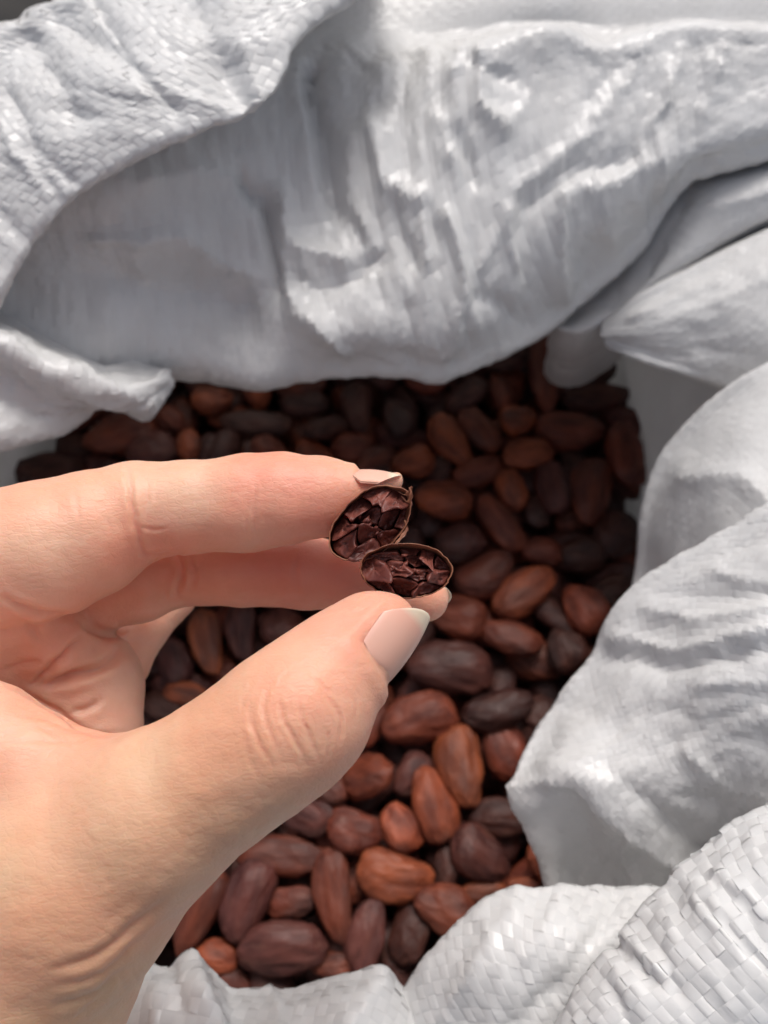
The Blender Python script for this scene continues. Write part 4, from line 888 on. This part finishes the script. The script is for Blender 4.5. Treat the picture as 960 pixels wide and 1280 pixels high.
def nail(tip, axis, out, length, halfw, R, oval=0.16, lift=0.0, tipcurl=0.06, thick=0.022):
    """curved plate: tip = centre of the free edge (cm), axis = root to tip, out = direction the nail faces"""
    axis = axis/np.linalg.norm(axis); out = out-(out@axis)*axis; out /= np.linalg.norm(out); lat = np.cross(axis, out)
    nu, nv = 25, 29; V_, F_, tipv = [], [], []
    for layer in (0, 1):
        for j in range(nv):
            v = j/(nv-1)
            for i in range(nu):
                u = -1+2*i/(nu-1)
                # rounded cuticle and rounded free edge
                v0 = oval*(abs(u)**2.2); v1 = 1-0.40*abs(u)**2.1
                vv = v0+(v1-v0)*v; wv = halfw*(0.93+0.07*math.sin(vv*3))
                ang = u*wv/R
                x = math.sin(ang)*R; y = math.cos(ang)*R-R
                y -= tipcurl*4*(vv-0.45)**2+0.06*max(0, 0.12-vv)/0.12
                q = tip+axis*(vv-1)*length+lat*x+out*(y+lift-layer*thick*(1-0.5*max(0, v-0.9)*10))
                V_.append(q); tipv.append(vv)
    idx = lambda l, j, i: l*nu*nv+j*nu+i
    for j in range(nv-1):
        for i in range(nu-1):
            F_.append((idx(0, j, i), idx(0, j, i+1), idx(0, j+1, i+1), idx(0, j+1, i)))
            F_.append((idx(1, j, i), idx(1, j+1, i), idx(1, j+1, i+1), idx(1, j, i+1)))
    for j in range(nv-1):
        for i in (0, nu-1): F_.append((idx(0, j, i), idx(0, j+1, i), idx(1, j+1, i), idx(1, j, i)))
    for i in range(nu-1):
        for j in (0, nv-1): F_.append((idx(0, j, i), idx(0, j, i+1), idx(1, j, i+1), idx(1, j, i)))
    m_ = mesh_np('fingernail', np.array(V_), F_)
    at = m_.attributes.new('tip', 'FLOAT', 'POINT'); at.data.foreach_set('value', np.array(tipv, np.float32))
    return link('fingernail', m_, M_nail, hand)
for i, a in enumerate(NAILS): nail(*a, oval=(0.18, 0.28, 0.3)[i])
# ------------------------------------------------------------------ the cut bean between the fingers
pod = bpy.data.objects.new('split_cocoa_bean', None); COL.objects.link(pod); pc = P(490, 680, 13.4); pod.location = Vector(pc*CM)
tag(pod, 'cocoa bean cut across and opened into two dark halves held between finger and thumb', 'cut cocoa bean')
def half(cx, cy, d, ra, rb, ang, tilt, seed, seeds, back, bulge, drop=0.0):
    """ra, rb semi axes in px; tilt = face normal; seeds = nib centres in the unit disc"""
    r = np.random.RandomState(seed); c = P(cx, cy, d)
    fn = V3(*tilt); a_ = math.radians(ang); ex = V3(math.cos(a_), math.sin(a_), 0); ex = ex-(ex@fn)*fn; ex /= np.linalg.norm(ex); ey = np.cross(fn, ex)
    if ey@UPV > 0: ey = -ey                                    # ey points down in the picture
    A, B = ra*d/FPX, rb*d/FPX
    bk = V3(*back)
    def rim(t): return 1+0.05*noise(math.cos(t)*1.6+seed, math.sin(t)*1.6, 2)+0.03*noise(math.cos(t)*5+seed, math.sin(t)*5, 5)+0.012*noise(math.cos(t)*14+seed, math.sin(t)*14, 5)+bulge(t)
    nu, nv = 96, 22; V_ = []; F_ = []
    for lay in (0, 1):
        for j in range(nv):
            ph = j/(nv-1)*math.pi/2*0.98
            for i in range(nu):
                t = 2*math.pi*i/nu; k = rim(t)*math.cos(ph)**0.7; k -= lay*0.03
                dep = math.sin(ph)*0.95-lay*0.03
                lipz = 0.03*noise(math.cos(t)*2.3+seed, math.sin(t)*2.3, 9)+0.03 if j == 0 else 0
                wr = 0.012*ridged(math.cos(t)*3, math.sin(t)*3, ph*2+seed)
                V_.append(c+ex*A*(k+wr)*math.cos(t)+ey*B*(k+wr)*math.sin(t)+bk*dep*(1 if j else 0)+fn*lipz)
    idx = lambda l, j, i: l*nu*nv+j*nu+i % nu
    for j in range(nv-1):
        for i in range(nu):
            F_.append((idx(0, j, i), idx(0, j+1, i), idx(0, j+1, i+1), idx(0, j, i+1))); F_.append((idx(1, j, i), idx(1, j, i+1), idx(1, j+1, i+1), idx(1, j+1, i)))
    for i in range(nu): F_.append((idx(0, 0, i), idx(0, 0, i+1), idx(1, 0, i+1), idx(1, 0, i)))
    sh = link('shell', mesh_np('shell', np.array(V_)-pc, F_), M_shell, pod)
    # nib pieces: cells around the seeds, each with its own height and lean, gaps between them
    S = np.array([s[:2] for s in seeds])
    for q, s in enumerate(seeds):
        poly = [(0.975*rim(t)*math.cos(t), (0.975-drop)*rim(t)*math.sin(t)+drop) for t in np.linspace(0, 2*math.pi, 72, endpoint=False)]
        p0 = S[q]
        for k2, p1 in enumerate(S):
            if k2 == q: continue
            m_ = (p0+p1)/2; n_ = (p1-p0)/np.linalg.norm(p1-p0); out = []
            for a, b in zip(poly, poly[1:]+poly[:1]):
                gp = 0.008+0.022*((q*7+k2*7+seed) % 3 == 0); da, db = (np.array(a)-m_)@n_+gp, (np.array(b)-m_)@n_+gp
                if da <= 0: out.append(a)
                if (da < 0) != (db < 0): t = da/(da-db); out.append((a[0]+t*(b[0]-a[0]), a[1]+t*(b[1]-a[1])))
            poly = out
            if len(poly) < 3: break
        if len(poly) < 3: continue
        # even out and roughen the outline
        pp = np.array(poly+poly[:1]); L_ = np.concatenate([[0], np.cumsum(np.hypot(*np.diff(pp, axis=0).T))]); m = 30
        tt = np.linspace(0, L_[-1], m, endpoint=False); pp = np.stack([np.interp(tt, L_, pp[:, k]) for k in (0, 1)], 1)
        g_ = pp.mean(0); jit = np.array([noise(x*5+q*3, y*5, seed) for x, y in pp]); pp = g_+(pp-g_)*(1+0.05*jit[:, None])*(1.0+0.10*((q*5+seed) % 4 == 0)); w_ = np.clip(1.15-np.hypot(*pp.T), 0, 1)[:, None]; pp = pp+w_*0.26*np.stack([noise(pp[:, 0]*2.2, pp[:, 1]*2.2, seed), noise(pp[:, 0]*2.2, pp[:, 1]*2.2, seed+30)], 1); g_ = pp.mean(0)
        h0 = s[2]; lx, ly = r.uniform(-.4, .4, 2)+np.array(s[3:5] if len(s) > 3 else (0, 0)); Vn = []; Fn = []
        rings = [(1.0, -0.5), (1.0, -0.04), (0.985, -0.005), (0.93, 0.015), (0.8, 0.02), (0.62, 0.01), (0.42, -0.005), (0.22, -0.01), (0.08, -0.01)]
        for sc, z in rings:
            for k3, (x, y) in enumerate(pp):
                xx, yy = g_[0]+(x-g_[0])*sc, g_[1]+(y-g_[1])*sc
                surf = h0+z+(0 if z < -0.3 else lx*(xx-g_[0])+ly*(yy-g_[1])+0.055*facet(np.array(xx*3.4+q*7), np.array(yy*3.4), seed)+0.05*ridged(xx*5, yy*5, q)+0.02*noise(xx*16, yy*16, q))
                if z < -0.3: surf = -0.5
                ed = c+ex*A*xx+ey*B*yy+fn*surf; Vn.append(ed)
        for j in range(len(rings)-1):
            for k3 in range(m): Fn.append((j*m+k3, j*m+(k3+1) % m, (j+1)*m+(k3+1) % m, (j+1)*m+k3))
        Fn.append(tuple((len(rings)-1)*m+k3 for k3 in range(m)))
        link('nib', mesh_np('nib', np.array(Vn)-pc, Fn, smooth=True), M_nib, sh)
    for q in range(9):                                   # small torn curls standing on the cut face
        a0 = r.uniform(0, 6.28); ra0 = r.uniform(0.05, 0.55); x0, y0 = ra0*math.cos(a0), ra0*math.sin(a0); dr = a0+r.uniform(-.7, .7); ln = r.uniform(.14, .30); wd_ = r.uniform(.035, .07); Vc, Fc = [], []; m = 9; k_ = 7
        for j in range(m):
            f_ = j/(m-1); cx_ = x0+math.cos(dr+f_*0.8)*ln*(f_-0.5); cy_ = y0+math.sin(dr+f_*0.8)*ln*(f_-0.5); rr = wd_*(0.25+math.sin(math.pi*min(max(f_, .04), .96)))*(1+.3*r.randn()*.5)
            for i in range(k_):
                t_ = 2*math.pi*i/k_; Vc.append(c+ex*A*(cx_-math.sin(dr)*rr*math.cos(t_))+ey*B*(cy_+math.cos(dr)*rr*math.cos(t_))+fn*(-0.09+0.05*math.sin(f_*3.14)+rr*0.55*math.sin(t_)))
        for j in range(m-1):
            for i in range(k_): Fc.append((j*k_+i, j*k_+(i+1) % k_, (j+1)*k_+(i+1) % k_, (j+1)*k_+i))
        Fc += [tuple(range(k_)), tuple((m-1)*k_+i for i in range(k_))]
        link('nib_curl', mesh_np('nib_curl', np.array(Vc)-pc, Fc), M_nib, sh)
    return c, ex, ey, fn, A, B
half(463, 654, 13.30, 57, 38, -37, (-0.05, -0.02, 1), 3,
     [(-.66, .10, -.05, .3, .1), (-.42, .60, -.06), (-.48, -.46, -.10, 0, .4), (-.12, .22, -.10, .3, -.3), (-.08, -.62, -.16, 0, .5), (.12, .70, -.22, .2, -.6), (.10, -.18, -.24, .3, .3), (.42, -.56, -.10, -.4, .3), (.40, .30, -.30, 0, -.5), (.72, -.02, -.10, -.5, .2), (.60, .52, -.30)],
     (-0.10, 0.12, -1), lambda t: 0.05*math.cos(2*t+0.6))
half(508, 713, 13.15, 55, 36, 3, (0.02, 0.10, 1), 8,
     [(-.72, .05, -.06, .3, 0), (-.48, .62, -.08, 0, -.3), (-.42, -.46, -.16, .2, .3), (-.12, .02, -.04, .4, .3), (-.02, .60, -.16, 0, -.4), (.05, -.62, -.26, 0, .5), (.26, .16, -.10, -.3, -.3), (.42, .62, -.08, -.4, 0), (.50, -.44, -.10, 0, .4), (.76, .16, -.02, -.6, .3), (.20, -.24, -.20), (.82, -.32, -.16)],
     (0.0, 0.18, -1), lambda t: 0.05*math.cos(2*t)-0.02*math.sin(3*t), 0.11)
# torn skin: curl at the tip of the upper half and hinge between the halves
def strip(pts, wd, name):
    pts = np.array([P(*p) for p in pts]); T_ = catmull(pts, np.linspace(0, len(pts)-1, 26)); V_ = []; n = len(T_)
    for k, q in enumerate(T_):
        ww = wd*(0.4+0.6*math.sin(math.pi*(k+0.5)/n))*(1+0.2*math.sin(k*0.9)); dr = V3(0.8, 0.3, 0.3*math.sin(k*0.25))
        for lay in (0, 1):
            for s_ in (-1, 0, 1): V_.append(q+dr*ww*s_+V3(0, 0, 1)*(0.02*(s_ == 0)-0.02*lay))
    F_ = []
    for k in range(n-1):
        for c_ in (0, 1):
            a = k*6+c_; F_.append((a, a+1, a+7, a+6)); F_.append((a+3, a+9, a+10, a+4))
        for c_ in (0, 2):
            a = k*6+c_; F_.append((a, a+6, a+9, a+3))
    return link(name, mesh_np(name, np.array(V_)-pc, F_), M_shell, pod)
strip([(497, 614, 13.25), (506, 619, 13.2), (511, 616, 13.15), (515, 608, 13.1)], 0.035, 'skin_flake')
strip([(502, 620, 13.25), (510, 628, 13.2), (514, 618, 13.1), (512, 609, 13.1)], 0.03, 'skin_flake')
strip([(506, 650, 13.3), (508, 660, 13.28), (503, 670, 13.25), (494, 680, 13.2)], 0.03, 'skin_flake')

# ------------------------------------------------------------------ which beans of the heap can be seen: those are named one by one
bpy.context.view_layer.update(); dg = bpy.context.evaluated_depsgraph_get()
MARKS = [((517, 770), 'thumbnail'), ((385, 960), 'thumb joint'), ((470, 585), 'index fingertip'), ((320, 560), 'index finger'), ((150, 570), 'index knuckle'), ((212, 490), 'pointed left fold'), ((30, 570), 'far left corner of the opening'),
         ((330, 480), 'lip of the far fold'), ((560, 470), 'lowest point of the far fold'), ((700, 430), 'meeting of the far folds'), ((790, 480), 'grey inner wall'), ((800, 620), 'smooth right fold'), ((770, 760), 'top of the right flap'), ((700, 870), 'edge of the right flap'),
         ((640, 985), 'pointed sack corner'), ((675, 1100), 'foot of the right flap'), ((590, 1140), 'lower middle flap'), ((500, 1240), 'notch between the bottom flaps'), ((350, 1235), 'bottom left flap'), ((200, 1190), 'wrist'), ((270, 1080), 'base of the thumb'),
         ((555, 750), 'middle fingertip'), ((520, 660), 'cut bean halves'), ((200, 840), 'ring finger in the hand gap'), ((320, 770), 'underside of the middle finger'), ((640, 620), 'middle of the far opening'), ((560, 1000), 'teardrop-shaped orange bean'), ((600, 850), 'large grey-purple bean'), ((420, 1100), 'long slim upright bean')]
TW = {'o': 'orange-brown', 'r': 'reddish', 'p': 'purplish', 'd': 'dark'}
SH = {'lowest point of the far fold': 'low point of the far fold', 'notch between the bottom flaps': 'notch in the bottom flaps', 'ring finger in the hand gap': 'ring finger', 'far left corner of the opening': 'far left corner', 'underside of the middle finger': 'middle finger', 'middle of the far opening': 'opening centre', 'meeting of the far folds': 'meeting far folds', 'large grey-purple bean': 'grey-purple bean', 'teardrop-shaped orange bean': 'teardrop orange bean', 'long slim upright bean': 'long slim bean', 'top of the right flap': 'right flap top', 'foot of the right flap': 'right flap foot'}
hid = 0; LAB = []
for o, c, ax, L, W, Hh, R, k, tone in fills:
    side = np.cross(ax, [0, 0, 1]); side /= np.linalg.norm(side); seen = 0; pts = [c+ax*L*u*0.5+side*W*0.5*v_+np.array([0, 0, 1])*w_*Hh*0.5 for u, v_, w_ in ((0, 0, .9), (.6, 0, .6), (-.6, 0, .6), (0, .7, .5), (0, -.7, .5), (.85, 0, 0), (-.85, 0, 0), (.5, .6, .3), (-.5, .6, .3), (.5, -.6, .3), (-.5, -.6, .3))]
    for q in pts:
        x_, y_, _ = toPx(q)
        if not (-20 < x_ < 980 and -20 < y_ < 1300): continue
        dr = Vector(q-EYE).normalized()
        hit, loc, nn_, _, ob, _ = scene.ray_cast(dg, Vector(EYE*CM), dr)
        if hit and ob.name == o.name: seen += 1
    if seen:
        tx, ty, _ = toPx(c); a2, b2, _ = toPx(c+ax); an = math.degrees(math.atan2(-(b2-ty), a2-tx)) % 180
        pose = 'lying level' if an < 22 or an > 158 else 'standing upright' if 68 < an < 112 else 'slanting up right' if an <= 68 else 'slanting up left'
        (mx, my), nm = min(MARKS, key=lambda m: (m[0][0]-tx)**2+(m[0][1]-ty)**2)
        dx, dy = tx-mx, ty-my; nm = SH.get(nm, nm); rel = ('right of' if dx > 0 else 'left of') if abs(dx) > abs(dy) else ('below' if dy > 0 else 'above')
        part_ = 'half-hidden ' if seen < 4 else ''
        LAB.append((ty, o, f"{part_}{TW[tone]} cocoa bean {pose}, {rel} the {nm}"))
    else:
        hid += 1; stuffV.append((unit[k]*np.array([L, W, Hh]))@R.T+c); stuffF += [tuple(int(i)+so for i in f) for f in unitF[k]]; so += len(unit[k]); bpy.data.objects.remove(o)
same = {}
for ty, o, l in sorted(LAB, key=lambda q: q[0]): same.setdefault(l, []).append(o)
for l, os_ in same.items():
    for k, o in enumerate(os_):
        pre = '' if len(os_) == 1 else ('upper ', 'lower ')[k] if len(os_) == 2 else ('upper ', 'middle ', 'lower ')[min(k, 2)]
        tag(o, pre+l, 'cocoa bean', G_BEANS)
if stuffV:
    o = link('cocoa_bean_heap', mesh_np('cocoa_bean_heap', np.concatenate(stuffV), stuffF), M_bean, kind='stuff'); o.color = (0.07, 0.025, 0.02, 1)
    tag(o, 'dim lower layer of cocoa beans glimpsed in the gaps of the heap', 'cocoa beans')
# dark bottom of the heap closes what is below
print('beans', len(BEANS), n_fill, hid, len(stuffV))
